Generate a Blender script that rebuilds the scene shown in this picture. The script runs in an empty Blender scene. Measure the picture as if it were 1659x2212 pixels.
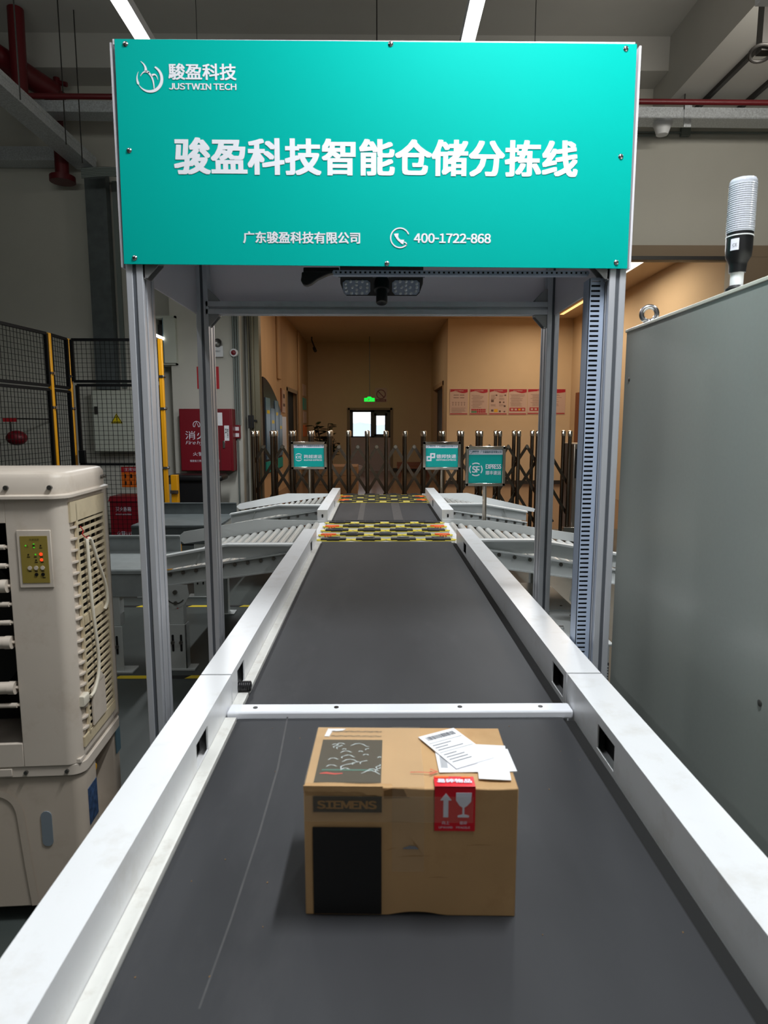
import bpy, bmesh, math, random
from mathutils import Vector, Matrix
random.seed(7)
S = bpy.context.scene
COL = S.collection
PI = math.pi

# ------------------------------------------------------------------ camera, world, exposure
F = 1400.0; CX, CY = 829.5, 1106.0
PITCH = math.atan(188 / F); YAW = -math.atan(14.5 / F); EYE = 1.55
cam = bpy.data.cameras.new('camera'); cam_o = bpy.data.objects.new('camera', cam); COL.objects.link(cam_o)
cam.sensor_fit = 'HORIZONTAL'; cam.sensor_width = 9.8; cam.lens = F / 1659 * 9.8
cam_o.location = (0, 0, EYE); cam_o.rotation_euler = (PI / 2 - PITCH, 0, YAW)
cam.clip_start = 0.05; cam.clip_end = 2000
cam.dof.use_dof = True; cam.dof.focus_distance = 4.6; cam.dof.aperture_fstop = 2.6
S.camera = cam_o
S.view_settings.view_transform = 'Standard'; S.view_settings.look = 'None'
S.view_settings.exposure = 0.0; S.view_settings.gamma = 1.0; S.view_settings.use_curve_mapping = False
S.cycles.use_denoising = True
S.cycles.max_bounces = 8; S.cycles.diffuse_bounces = 4; S.cycles.glossy_bounces = 4
S.cycles.sample_clamp_indirect = 6.0; S.cycles.caustics_reflective = False; S.cycles.caustics_refractive = False

world = bpy.data.worlds.new('sky'); S.world = world; world.use_nodes = True
wn = world.node_tree.nodes; wl = world.node_tree.links
wbg = wn['Background']; wbg.inputs[0].default_value = (0.86, 0.92, 1.0, 1); wbg.inputs[1].default_value = 2.2


def area(name, loc, sx, sy, watts, rgb=(1, 1, 1), rot=(0, 0, 0), spread=PI):
    l = bpy.data.lights.new(name, 'AREA'); l.shape = 'RECTANGLE'; l.size = sx; l.size_y = sy
    l.energy = watts; l.color = rgb; l.spread = spread
    o = bpy.data.objects.new(name, l); COL.objects.link(o); o.location = loc; o.rotation_euler = rot
    return o


LAMP_Z = 3.6
COOL = (0.95, 0.98, 1.0)
# ceiling strip lamps just under their diffusers, with added fill lamps among them
area('lamp_strip_main', (0.49, 1.19, LAMP_Z - .03), 0.07, 0.56, 69, COOL)
area('fill_row_cooler_side', (-1.25, 1.1, LAMP_Z - .03), 0.07, 1.2, 10, COOL)  # added fill for the inner rail faces, out of view
area('fill_row_cabinet_side', (2.25, 2.3, LAMP_Z - .03), 0.07, 1.2, 32, COOL)  # another unseen row, added to brighten rails and low cover
area('lamp_strip_back', (0.49, 0.1, LAMP_Z - .03), 0.07, 1.2, 10, COOL)
area('lamp_strip_beyond', (0.49, 3.25, LAMP_Z - .03), 0.07, 1.1, 1, COOL)
area('lamp_strip_side', (-1.25, 3.0, LAMP_Z - .03), 0.07, 1.6, 2, COOL)
area('fill_hall_side', (1.26, 5.6, 2.95), 0.07, 1.0, 60, COOL)  # added low lamp hidden behind the sign to brighten the white chutes
area('fill_side_far', (-1.55, 6.1, 2.95), 0.07, 1.0, 50, COOL)  # its counterpart, added behind the sign for the cooler-side chutes
area('fill_hall_wall', (4.0, 5.6, 4.9), 2.0, 0.12, 45, (1.0, .95, .86), (math.radians(100), 0, 0))  # wall wash added out of frame to lift the back wall
area('fill_hall_left', (-3.4, 5.4, 4.9), 2.0, 0.12, 6, (0.93, 1.0, .93), (math.radians(95), 0, 0))  # weaker added wash for the wall above the fence
area('fill_ceiling_near', (0.49, 1.3, LAMP_Z + .08), 0.07, 1.0, 12, (1, .98, .94), (PI, 0, 0))  # upward fill added to brighten the ceiling
area('fill_ceiling_beyond', (1.6, 3.3, LAMP_Z + .08), 0.07, 1.0, 12, (1, .98, .94), (PI, 0, 0))  # second upward ceiling fill, added without any fixture
area('fill_hall_rear', (-3.2, 2.5, 4.6), 0.12, 2.4, 12, COOL)  # added fill from an unseen high lamp on the cooler side
area('fill_hall_behind', (1.6, -3.0, 4.4), 0.12, 3.0, 30, COOL)  # added fill from behind the camera
# warm annex lamps at panel and cove, then two added fills without fixtures
WARM = (1.0, 0.81, 0.60)
area('lamp_annex_panel', (4.0, 11.4, 4.15), 0.9, 1.6, 30, WARM)
area('lamp_annex_cove', (3.9, 14.6, 4.1), 0.3, 3.0, 66, WARM)
area('fill_annex_hall', (-0.6, 13.5, 4.15), 0.8, 0.8, 27, WARM)
area('fill_annex_far', (-0.4, 18.0, 4.15), 0.8, 0.8, 19, WARM)

# ------------------------------------------------------------------ geometry helpers


def ray(px, py):
    d = Vector(((px - CX) / F, -(py - CY) / F, -1.0))
    return cam_o.rotation_euler.to_matrix() @ d


def PY(px, py, Y):
    d = ray(px, py); return Vector((0, 0, EYE)) + d * (Y / d.y)


def PZ(px, py, Z):
    d = ray(px, py); return Vector((0, 0, EYE)) + d * ((Z - EYE) / d.z)


def PX(px, py, X):
    d = ray(px, py); return Vector((0, 0, EYE)) + d * (X / d.x)


class MB:
    def __init__(s):
        s.v = []; s.f = []; s.m = []; s.mi = 0; s.bev = 0.0; s.seg = 2

    def add(s, vs, fs):
        b = len(s.v); s.v += [tuple(x) for x in vs]
        for f in fs:
            s.f.append([b + i for i in f]); s.m.append(s.mi)
        return s

    def box(s, x0, x1, y0, y1, z0, z1):
        if x0 > x1: x0, x1 = x1, x0
        if y0 > y1: y0, y1 = y1, y0
        if z0 > z1: z0, z1 = z1, z0
        return s.add([(x0, y0, z0), (x1, y0, z0), (x1, y1, z0), (x0, y1, z0), (x0, y0, z1), (x1, y0, z1), (x1, y1, z1), (x0, y1, z1)],
                     [(0, 3, 2, 1), (4, 5, 6, 7), (0, 1, 5, 4), (1, 2, 6, 5), (2, 3, 7, 6), (3, 0, 4, 7)])

    def obox(s, c, u, v, w):
        c = Vector(c); u = Vector(u); v = Vector(v); w = Vector(w)
        P = [c - u - v - w, c + u - v - w, c + u + v - w, c - u + v - w, c - u - v + w, c + u - v + w, c + u + v + w, c - u + v + w]
        if u.cross(v).dot(w) < 0:
            P = P[4:] + P[:4]
        return s.add(P, [(0, 3, 2, 1), (4, 5, 6, 7), (0, 1, 5, 4), (1, 2, 6, 5), (2, 3, 7, 6), (3, 0, 4, 7)])

    def bar(s, p0, p1, w, h, up=(0, 0, 1)):
        p0 = Vector(p0); p1 = Vector(p1); d = p1 - p0; L = d.length; d.normalize()
        up = Vector(up)
        if abs(up.dot(d)) > .98: up = Vector((0, 1, 0))
        a = d.cross(up).normalized(); b = a.cross(d).normalized()
        return s.obox((p0 + p1) / 2, d * L / 2, a * w / 2, b * h / 2)

    def cyl(s, p0, p1, r0, r1=None, n=16, cap=True):
        if r1 is None: r1 = r0
        p0 = Vector(p0); p1 = Vector(p1); d = (p1 - p0).normalized()
        a = d.orthogonal().normalized(); b = d.cross(a)
        vs = []
        for p, r in ((p0, r0), (p1, r1)):
            for i in range(n):
                t = 2 * PI * i / n
                vs.append(p + (a * math.cos(t) + b * math.sin(t)) * r)
        fs = [(i, (i + 1) % n, n + (i + 1) % n, n + i) for i in range(n)]
        if cap:
            fs += [tuple(range(n - 1, -1, -1)), tuple(range(n, 2 * n))]
        return s.add(vs, fs)

    def lathe(s, p, axis, prof, n=24):
        p = Vector(p); d = Vector(axis).normalized(); a = d.orthogonal().normalized(); b = d.cross(a)
        vs = []; fs = []
        for r, h in prof:
            for i in range(n):
                t = 2 * PI * i / n
                vs.append(p + d * h + (a * math.cos(t) + b * math.sin(t)) * max(r, 1e-5))
        for k in range(len(prof) - 1):
            for i in range(n):
                fs.append((k * n + i, k * n + (i + 1) % n, (k + 1) * n + (i + 1) % n, (k + 1) * n + i))
        fs.append(tuple(range(n - 1, -1, -1))); fs.append(tuple(range((len(prof) - 1) * n, len(prof) * n)))
        return s.add(vs, fs)

    def tube(s, pts, r, n=8):
        pts = [Vector(p) for p in pts]
        N = len(pts); vs = []; fs = []; a = None
        for i, p in enumerate(pts):
            d = (pts[min(i + 1, N - 1)] - pts[max(i - 1, 0)]).normalized()
            if a is None: a = d.orthogonal().normalized()
            a = (a - d * a.dot(d)).normalized(); b = d.cross(a)
            for k in range(n):
                t = 2 * PI * k / n
                vs.append(p + (a * math.cos(t) + b * math.sin(t)) * r)
        for i in range(N - 1):
            for k in range(n):
                fs.append((i * n + k, i * n + (k + 1) % n, (i + 1) * n + (k + 1) % n, (i + 1) * n + k))
        fs.append(tuple(range(n - 1, -1, -1))); fs.append(tuple(range((N - 1) * n, N * n)))
        return s.add(vs, fs)

    def prism(s, poly, o, u, v, w):
        """poly (2D) in the plane o + x*u + y*v, pushed along w"""
        o = Vector(o); u = Vector(u); v = Vector(v); w = Vector(w); n = len(poly)
        if u.cross(v).dot(w) < 0: poly = poly[::-1]
        a = sum(poly[i][0] * poly[(i + 1) % n][1] - poly[(i + 1) % n][0] * poly[i][1] for i in range(n))
        vs = [o + u * x + v * y for x, y in poly] + [o + u * x + v * y + w for x, y in poly]
        fs = [(i, (i + 1) % n, n + (i + 1) % n, n + i) for i in range(n)]
        fs += [tuple(range(n - 1, -1, -1)), tuple(range(n, 2 * n))]
        if (a < 0) != (u.cross(v).dot(w) < 0): fs = [f[::-1] for f in fs]
        return s.add(vs, fs)

    def quad(s, a, b, c, d):
        return s.add([a, b, c, d], [(0, 1, 2, 3)])

    def sphere(s, c, r, n=16, m=10, sc=(1, 1, 1)):
        prof = []
        c = Vector(c); vs = []; fs = []
        for j in range(m + 1):
            t = PI * j / m
            for i in range(n):
                q = 2 * PI * i / n
                vs.append((c.x + r * sc[0] * math.sin(t) * math.cos(q), c.y + r * sc[1] * math.sin(t) * math.sin(q), c.z - r * sc[2] * math.cos(t)))
        for j in range(m):
            for i in range(n):
                fs.append((j * n + i, j * n + (i + 1) % n, (j + 1) * n + (i + 1) % n, (j + 1) * n + i))
        return s.add(vs, fs)

    def torus(s, c, ax, R, r, n=28, m=12):
        c = Vector(c); d = Vector(ax).normalized(); a = d.orthogonal().normalized(); b = d.cross(a); vs = []; fs = []
        for i in range(n):
            t = 2 * PI * i / n; e = a * math.cos(t) + b * math.sin(t)
            for k in range(m):
                q = 2 * PI * k / m
                vs.append(c + e * (R + r * math.cos(q)) + d * r * math.sin(q))
        for i in range(n):
            for k in range(m):
                fs.append((i * m + k, ((i + 1) % n) * m + k, ((i + 1) % n) * m + (k + 1) % m, i * m + (k + 1) % m))
        return s.add(vs, fs)

    def ribbon(s, pts, ws, o, u, v, w):
        """2D stroke of varying width, pushed along w"""
        o = Vector(o); u = Vector(u); v = Vector(v); w = Vector(w); N = len(pts)
        L = []; R = []
        for i, p in enumerate(pts):
            q = pts[min(i + 1, N - 1)]; t = pts[max(i - 1, 0)]
            dx, dy = q[0] - t[0], q[1] - t[1]; l = math.hypot(dx, dy) or 1
            nx, ny = -dy / l, dx / l; h = (ws[i] if isinstance(ws, (list, tuple)) else ws) / 2
            L.append((p[0] + nx * h, p[1] + ny * h)); R.append((p[0] - nx * h, p[1] - ny * h))
        b = len(s.v)
        for pl in (L, R):
            for x, y in pl: s.v.append(tuple(o + u * x + v * y + w))
        for i in range(N - 1):
            s.f.append([b + i, b + N + i, b + N + i + 1, b + i + 1]); s.m.append(s.mi)
        return s


WLD = {}


def mk(name, mb, mats, parent=None, label=None, cat=None, group=None, kind=None, bevel=0.0, smooth=True, seg=2):
    me = bpy.data.meshes.new(name)
    off = WLD.get(parent.name, Vector((0, 0, 0))) if parent else Vector((0, 0, 0))
    me.from_pydata([tuple(Vector(p) - off) for p in mb.v], [], mb.f)
    if not isinstance(mats, (list, tuple)): mats = [mats]
    for m in mats: me.materials.append(m)
    if len(mats) > 1: me.polygons.foreach_set('material_index', mb.m)
    bm = bmesh.new(); bm.from_mesh(me); bmesh.ops.recalc_face_normals(bm, faces=bm.faces); bm.to_mesh(me); bm.free()
    if smooth:
        me.polygons.foreach_set('use_smooth', [True] * len(me.polygons)); me.set_sharp_from_angle(angle=math.radians(38))
    me.update()
    o = bpy.data.objects.new(name, me); COL.objects.link(o)
    if parent: o.parent = parent
    WLD[o.name] = off
    if bevel:
        b = o.modifiers.new('edge', 'BEVEL'); b.width = bevel; b.segments = seg; b.limit_method = 'ANGLE'; b.angle_limit = math.radians(40)
        b.harden_normals = False
    if label: o['label'] = label
    if cat: o['category'] = cat
    if group: o['group'] = group
    if kind: o['kind'] = kind
    return o


def T(name, label, cat, loc=(0, 0, 0), group=None):
    o = bpy.data.objects.new(name, None); COL.objects.link(o); o.location = loc; o.empty_display_size = .1
    o['label'] = label; o['category'] = cat
    if group: o['group'] = group
    WLD[o.name] = Vector(loc)
    return o


def dup(o, off=(0, 0, 0), parent=None, deep=True):
    c = o.copy(); COL.objects.link(c)
    if parent is not None: c.parent = parent
    c.location = Vector(o.location) + Vector(off)
    WLD[c.name] = WLD.get(o.name, Vector((0, 0, 0)))
    if deep:
        for ch in list(o.children):
            if ch.name in KEEP_OUT: continue
            dup(ch, (0, 0, 0), c)
    return c


KEEP_OUT = set()


def struct(name, mb, mats, parent=None, **k):
    return mk(name, mb, mats, parent, kind='structure', **k)


# ------------------------------------------------------------------ materials


def lin(c):
    c /= 255.0
    return c / 12.92 if c <= .04045 else ((c + .055) / 1.055) ** 2.4


def mat(name, rgb, rough=.5, metal=0.0, var=0.0, scale=8.0, bump=0.0, stretch=None, spec=None, dirt=None, dirt_amt=0.0, dirt_scale=3.0, coat=0.0):
    m = bpy.data.materials.new(name); m.use_nodes = True
    nt = m.node_tree; N = nt.nodes; L = nt.links; b = N['Principled BSDF']
    col = tuple(lin(c) for c in rgb) + (1,)
    b.inputs['Base Color'].default_value = col; b.inputs['Roughness'].default_value = rough; b.inputs['Metallic'].default_value = metal
    if spec is not None: b.inputs['Specular IOR Level'].default_value = spec
    if coat: b.inputs['Coat Weight'].default_value = coat; b.inputs['Coat Roughness'].default_value = .15
    if var or bump or dirt:
        tc = N.new('ShaderNodeTexCoord'); mp = N.new('ShaderNodeMapping'); L.new(tc.outputs['Object'], mp.inputs[0])
        if stretch: mp.inputs['Scale'].default_value = stretch
        nz = N.new('ShaderNodeTexNoise'); nz.inputs['Scale'].default_value = scale; nz.inputs['Detail'].default_value = 6; L.new(mp.outputs[0], nz.inputs['Vector'])
        last = None
        if var:
            rmp = N.new('ShaderNodeMapRange'); rmp.inputs[1].default_value = .3; rmp.inputs[2].default_value = .7
            rmp.inputs[3].default_value = 1 - var; rmp.inputs[4].default_value = 1 + var
            L.new(nz.outputs[0], rmp.inputs[0])
            mx = N.new('ShaderNodeVectorMath'); mx.operation = 'SCALE'; mx.inputs[0].default_value = col[:3]
            L.new(rmp.outputs[0], mx.inputs['Scale']); last = mx.outputs[0]
        if dirt:
            n2 = N.new('ShaderNodeTexNoise'); n2.inputs['Scale'].default_value = dirt_scale; n2.inputs['Detail'].default_value = 8; n2.inputs['Roughness'].default_value = .7
            L.new(mp.outputs[0], n2.inputs['Vector'])
            r2 = N.new('ShaderNodeMapRange'); r2.inputs[1].default_value = .52; r2.inputs[2].default_value = .75; r2.inputs[3].default_value = 0; r2.inputs[4].default_value = dirt_amt
            L.new(n2.outputs[0], r2.inputs[0])
            mm = N.new('ShaderNodeMix'); mm.data_type = 'RGBA'; L.new(r2.outputs[0], mm.inputs['Factor'])
            if last is not None: L.new(last, mm.inputs['A'])
            else: mm.inputs['A'].default_value = col
            mm.inputs['B'].default_value = tuple(lin(c) for c in dirt) + (1,)
            last = mm.outputs['Result']
        if last is not None: L.new(last, b.inputs['Base Color'])
        if bump:
            bp = N.new('ShaderNodeBump'); bp.inputs['Strength'].default_value = bump; bp.inputs['Distance'].default_value = .01
            L.new(nz.outputs[0], bp.inputs['Height']); L.new(bp.outputs[0], b.inputs['Normal'])
    return m


def emit(name, rgb, s):
    m = bpy.data.materials.new(name); m.use_nodes = True; b = m.node_tree.nodes['Principled BSDF']
    b.inputs['Base Color'].default_value = (0.02, .02, .02, 1)
    b.inputs['Emission Color'].default_value = tuple(lin(c) for c in rgb) + (1,); b.inputs['Emission Strength'].default_value = s
    return m


def glassy(name, rgb, rough=.1, trans=1.0, alpha=1.0):
    m = bpy.data.materials.new(name); m.use_nodes = True; b = m.node_tree.nodes['Principled BSDF']
    b.inputs['Base Color'].default_value = tuple(lin(c) for c in rgb) + (1,); b.inputs['Roughness'].default_value = rough
    b.inputs['Transmission Weight'].default_value = trans; b.inputs['IOR'].default_value = 1.35; b.inputs['Alpha'].default_value = alpha
    return m


M = {}
M['white_paint'] = mat('white_paint', (232, 233, 235), .32, 0, .02, 5, dirt=(190, 182, 168), dirt_amt=.35, dirt_scale=9)
M['edge_plate'] = mat('edge_plate', (226, 225, 220), .45, 0, .04, 14, dirt=(150, 135, 115), dirt_amt=.4, dirt_scale=16)
M['hole_shade'] = mat('hole_shade', (10, 10, 10), .8)  # near-black put in for the shade inside openings, slots and housings
M['belt'] = mat('belt_rubber', (60, 60.5, 63), .55, 0, .16, 3.0, .02, (1, .35, 1), spec=.14, dirt=(92, 90, 92), dirt_amt=.35, dirt_scale=2.2)
M['belt_worn'] = mat('belt_worn', (72, 71, 72), .55, 0, .15, 30)
M['uhmw'] = mat('white_plastic_bar', (236, 238, 244), .35)
M['screw'] = mat('dark_screw', (60, 58, 58), .4, .8)
M['steel'] = mat('bright_steel', (200, 200, 202), .22, 1.0, .05, 20)
M['alu'] = mat('anodised_aluminium', (206, 208, 214), .42, .45, .03, 40, 0, (1, 1, .02))
M['alu_shade'] = mat('groove_shade', (92, 96, 102), .6, .2)  # darker grey painting the shade inside the profile grooves
M['cast'] = mat('cast_bracket', (170, 170, 170), .5, .7)
M['panel_white'] = mat('panel_white', (232, 228, 234), .5)
_nt = M['panel_white'].node_tree; _pb = _nt.nodes['Principled BSDF']; _tr = _nt.nodes.new('ShaderNodeBsdfTranslucent'); _tr.inputs[0].default_value = (.86, .84, .88, 1)
_mx = _nt.nodes.new('ShaderNodeMixShader'); _mx.inputs[0].default_value = .22; _nt.links.new(_pb.outputs[0], _mx.inputs[1]); _nt.links.new(_tr.outputs[0], _mx.inputs[2])
_nt.links.new(_mx.outputs[0], _nt.nodes['Material Output'].inputs['Surface'])
M['teal'] = mat('teal_print', (0, 168, 157), .6, 0, .02, 2, spec=.04)
M['letter'] = mat('white_print', (228, 230, 236), .4)
M['duct'] = mat('duct_plastic', (172, 186, 208), .45)
M['black_plastic'] = mat('black_plastic', (16, 16, 18), .4)
M['black_metal'] = mat('black_metal', (20, 20, 22), .45, .3)
M['led_panel'] = glassy('led_panel', (150, 160, 180), .2, .0)
M['led_lens'] = mat('led_lens', (210, 215, 222), .12, .3)
M['logo_grey'] = mat('logo_grey', (170, 172, 176), .5)
M['card'] = mat('cardboard', (186, 148, 102), .75, 0, .06, 9, .03, dirt=(150, 108, 62), dirt_amt=.5, dirt_scale=6)
M['card_shade'] = mat('cardboard_shade', (128, 92, 52), .85, 0, .1, 30)  # darker card colour painting the shadow beside the torn flap
M['ink_black'] = mat('ink_black', (22, 21, 20), .38)
M['ink_brown'] = mat('ink_brown', (150, 112, 64), .5)
M['paper'] = mat('paper_label', (232, 232, 236), .5, 0, .02, 40)
M['ink_grey'] = mat('ink_grey', (90, 92, 98), .6)
M['red_sticker'] = mat('red_sticker', (212, 20, 38), .3)
M['orange'] = mat('orange_plastic', (236, 92, 20), .45)
M['ink_red'] = mat('ink_red', (200, 40, 40), .6)
M['tape'] = glassy('clear_tape', (215, 200, 175), .10, 0, .07)
M['shine'] = mat('wrinkle_shine', (190, 205, 210), .15, 0)  # pale colour painting the shine on the wrinkled tape
M['teal_ink'] = mat('teal_ink', (30, 110, 100), .4)
M['cooler'] = mat('cooler_plastic', (208, 196, 182), .45, 0, .03, 4, dirt=(160, 138, 112), dirt_amt=.45, dirt_scale=5)
M['cooler_tank'] = mat('cooler_tank_plastic', (196, 182, 166), .45, 0, .03, 3, dirt=(150, 130, 108), dirt_amt=.4, dirt_scale=4)
M['cooler_grille'] = mat('cooler_grille_plastic', (208, 192, 160), .5, 0, .05, 12, dirt=(140, 112, 72), dirt_amt=.5, dirt_scale=10)
M['cooler_cord'] = mat('cord_plastic', (222, 214, 196), .5)
M['gold_panel'] = mat('gold_keypad', (150, 132, 62), .35, .1)
M['tank_window'] = mat('tank_window', (128, 138, 146), .3)
M['sticker_blue'] = mat('sticker_blue', (52, 76, 112), .4, 0, .5, 60)
M['yellow_knob'] = mat('yellow_knob', (206, 150, 30), .45)
M['cab'] = mat('cabinet_powder_coat', (156, 162, 157), .27, 0, .015, 90, .01)
M['cab_highlight'] = mat('cabinet_highlight', (216, 216, 204), .4)  # paler cabinet colour carrying the highlight along the top edge
M['lens_clear'] = mat('lens_clear', (186, 190, 200), .14)
M['roller'] = mat('roller_steel', (204, 204, 200), .3, .35, .04, 30)
M['chute_white'] = mat('chute_white', (226, 230, 230), .4, 0, .02, 5)
M['chute_grey'] = mat('chute_grey', (178, 182, 180), .45, 0, .03, 6)
M['slide_steel'] = mat('slide_steel', (146, 152, 152), .5, .1, .1, 12)
M['slide_dark'] = mat('slide_dark', (88, 95, 96), .5, .15, .15, 10)
M['bolt'] = mat('bolt_steel', (120, 118, 114), .35, .9)
M['sorter_plate'] = mat('sorter_plate', (178, 180, 170), .35, .1)
M['yellow'] = mat('pod_yellow', (216, 196, 60), .45)
M['rubber'] = mat('roller_rubber', (30, 32, 36), .55)
M['gate'] = mat('gate_stainless', (122, 110, 98), .22, 1.0)
M['gate_cap'] = mat('gate_cap', (214, 206, 196), .12, 1.0)
M['fence_black'] = mat('fence_black', (10, 11, 12), .6, spec=.15)
M['fence_yellow'] = mat('fence_yellow', (196, 136, 8), .4)
M['floor'] = mat('warehouse_floor', (66, 72, 70), .4, 0, .12, 1.4, .0, dirt=(92, 98, 96), dirt_amt=.3, dirt_scale=3)
M['floor2'] = mat('annex_floor', (118, 92, 72), .16, 0, .05, 2)
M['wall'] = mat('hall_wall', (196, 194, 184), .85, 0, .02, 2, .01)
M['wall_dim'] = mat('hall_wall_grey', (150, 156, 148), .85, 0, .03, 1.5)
M['ceil'] = mat('hall_ceiling', (186, 184, 178), .9, 0, .02, 2)
M['annex_wall'] = mat('annex_wall', (210, 186, 152), .8, 0, .015, 3)
M['annex_wood'] = mat('annex_left_wall', (190, 158, 122), .7, 0, .05, 4, 0, (1, 1, .1))
M['annex_ceil'] = mat('annex_ceiling', (206, 186, 160), .85)
M['lintel'] = mat('lintel_brown', (140, 122, 100), .7)
M['dark_frame'] = mat('dark_frame', (52, 50, 48), .5, .3)
M['shutter_guide'] = mat('shutter_guide', (122, 116, 96), .4, .6)
M['red_box'] = mat('red_cabinet', (118, 12, 28), .4)
M['red_pipe'] = mat('red_pipe', (96, 14, 22), .45)
M['red_sign'] = mat('red_sign', (186, 30, 40), .45)
M['galv'] = mat('galvanised', (206, 211, 215), .4, .35, .22, 60)
M['conduit'] = mat('conduit_grey', (120, 128, 124), .5, .4)
M['white_plastic'] = mat('white_plastic', (226, 228, 230), .45)
M['elec'] = mat('electric_cabinet', (192, 196, 184), .5)
M['blue_plate'] = mat('blue_plate', (96, 128, 142), .4)
M['warn_yellow'] = mat('warn_yellow', (222, 200, 20), .45)
M['notice_orange'] = mat('notice_orange', (226, 108, 24), .5)
M['poster'] = mat('poster_paper', (200, 172, 158), .45)
M['poster_red'] = mat('poster_red', (168, 14, 40), .45)
M['poster_ink'] = mat('poster_ink', (96, 72, 62), .6)
M['poster_green'] = mat('poster_green', (40, 120, 70), .6)
M['poster_yellow'] = mat('poster_yellow', (222, 170, 40), .6)
M['leaf'] = mat('leaf', (34, 52, 26), .45)
M['pot'] = mat('pot', (70, 60, 52), .6)
M['board_dark'] = mat('board_dark', (44, 44, 52), .35)
M['board_blue'] = mat('board_blue', (96, 128, 156), .3)
M['sign_teal'] = mat('sign_teal', (0, 158, 152), .3)
M['sign_white'] = mat('sign_white', (222, 224, 236), .35)
M['sign_navy'] = mat('sign_navy', (40, 96, 112), .4)
M['exit_green'] = emit('exit_green', (0, 255, 60), 1.6)
M['lamp'] = emit('lamp_white', (255, 255, 252), 3.0)
M['lamp_annex'] = emit('lamp_annex', (255, 246, 226), 2.4)
M['cove'] = emit('cove_warm', (255, 205, 130), 1.6)
M['led_red'] = emit('led_red', (255, 60, 20), 1.6)
M['led_green'] = emit('led_green', (60, 220, 30), .9)
M['hazard_y'] = mat('hazard_yellow', (212, 186, 40), .55)
M['hazard_k'] = mat('hazard_black', (24, 24, 24), .55)
M['hills'] = mat('hazy_hills', (196, 206, 214), .9, 0, .08, .05)
M['box_pile'] = mat('brown_cartons', (140, 96, 54), .7, 0, .1, 6)
M['wood'] = mat('bench_wood', (120, 66, 36), .5)
M['drive_steel'] = mat('drive_steel', (150, 140, 128), .3, .8)
M['window_frame'] = mat('window_frame', (58, 54, 52), .45)
M['stone_lip'] = mat('window_panel', (176, 160, 160), .5)
gl = bpy.data.materials.new('window_glass'); gl.use_nodes = True
_n = gl.node_tree.nodes; _b = _n['Principled BSDF']; _b.inputs['Roughness'].default_value = 0.0; _b.inputs['Transmission Weight'].default_value = 1.0; _b.inputs['IOR'].default_value = 1.05
M['glass'] = gl
M['clear'] = glassy('clear_sleeve', (255, 255, 255), .06, 0, .10)

# ------------------------------------------------------------------ text
_fc = bpy.data.curves.new('lettering_source', 'FONT'); _fo = bpy.data.objects.new('lettering_source', _fc); COL.objects.link(_fo)


def glyphs(s):
    _fc.body = s; _fc.size = 1; _fc.resolution_u = 3
    dg = bpy.context.evaluated_depsgraph_get(); dg.update()
    me0 = _fo.evaluated_get(dg).to_mesh()
    vs = [(a.co.x, a.co.y) for a in me0.vertices]; fs = [tuple(p.vertices) for p in me0.polygons]
    _fo.evaluated_get(dg).to_mesh_clear()
    return vs, fs


_GL = {}


def latin(s, gap=.085):
    """plain sans lettering: the wide forms of the letters, set close"""
    V_ = []; F_ = []; x = 0
    for c in s:
        if c == ' ': x += .22; continue
        if c not in _GL:
            _GL[c] = ([(0, .3), (.3, .3), (.3, .39), (0, .39)], [(0, 1, 2, 3)]) if c == '-' else glyphs(chr(ord(c) + 0xFEE0))
        vs, fs = _GL[c]
        a = min(q[0] for q in vs); b = max(q[0] for q in vs); n = len(V_)
        V_ += [(q[0] - a + x, q[1]) for q in vs]; F_ += [tuple(i + n for i in f) for f in fs]; x += b - a + gap
    return V_, F_


def text(parent, s, o, w, h, m, u=(1, 0, 0), v=(0, 0, 1), bold=0.0, lift=.0012, name='lettering', italic=0.0, label=None, keep=False):
    """lettering centred on o, fitted into w x h along u and v"""
    vs, fs = latin(s) if all(32 <= ord(c) < 127 for c in s) else glyphs(s)
    if not vs: return None
    x0 = min(a[0] for a in vs); x1 = max(a[0] for a in vs); y0 = min(a[1] for a in vs); y1 = max(a[1] for a in vs)
    sx = (w - 2 * bold * h) / (x1 - x0); sy = h * (1 - 2 * bold) / (y1 - y0)
    if keep: sx = sy = min(sx, sy)
    u = Vector(u).normalized(); v = Vector(v).normalized(); n = u.cross(v); o = Vector(o)
    offs = [(0, 0)]
    if bold:
        offs = [(bold * h * i, bold * .6 * h * j) for i in (-1, 0, 1) for j in (-1, 0, 1)]
    mb = MB()
    for k, (dx, dy) in enumerate(offs):
        pts = []
        for x, y in vs:
            X = (x - (x0 + x1) / 2) * sx + dx; Y = (y - (y0 + y1) / 2) * sy + dy
            X += italic * Y
            pts.append(o + u * X + v * Y + n * (lift + k * 0.00002))
        mb.add(pts, fs)
    r = mk(name, mb, m, parent, smooth=False)
    if label: r['label'] = label
    return r


def rect(parent, name, o, w, h, m, u=(1, 0, 0), v=(0, 0, 1), th=.001, label=None, lift=0.0):
    u = Vector(u).normalized(); v = Vector(v).normalized(); n = u.cross(v)
    mb = MB().obox(Vector(o) + n * (lift + th / 2), u * w / 2, v * h / 2, n * th / 2)
    return mk(name, mb, m, parent, smooth=False, label=label)


def arc(cx, cy, r, a0, a1, n=24):
    return [(cx + r * math.cos(math.radians(a0 + (a1 - a0) * i / n)), cy + r * math.sin(math.radians(a0 + (a1 - a0) * i / n))) for i in range(n + 1)]


def arc2(cx, cy, rx, ry, a0, a1, n=24):
    return [(cx + rx * math.cos(math.radians(a0 + (a1 - a0) * i / n)), cy + ry * math.sin(math.radians(a0 + (a1 - a0) * i / n))) for i in range(n + 1)]


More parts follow.
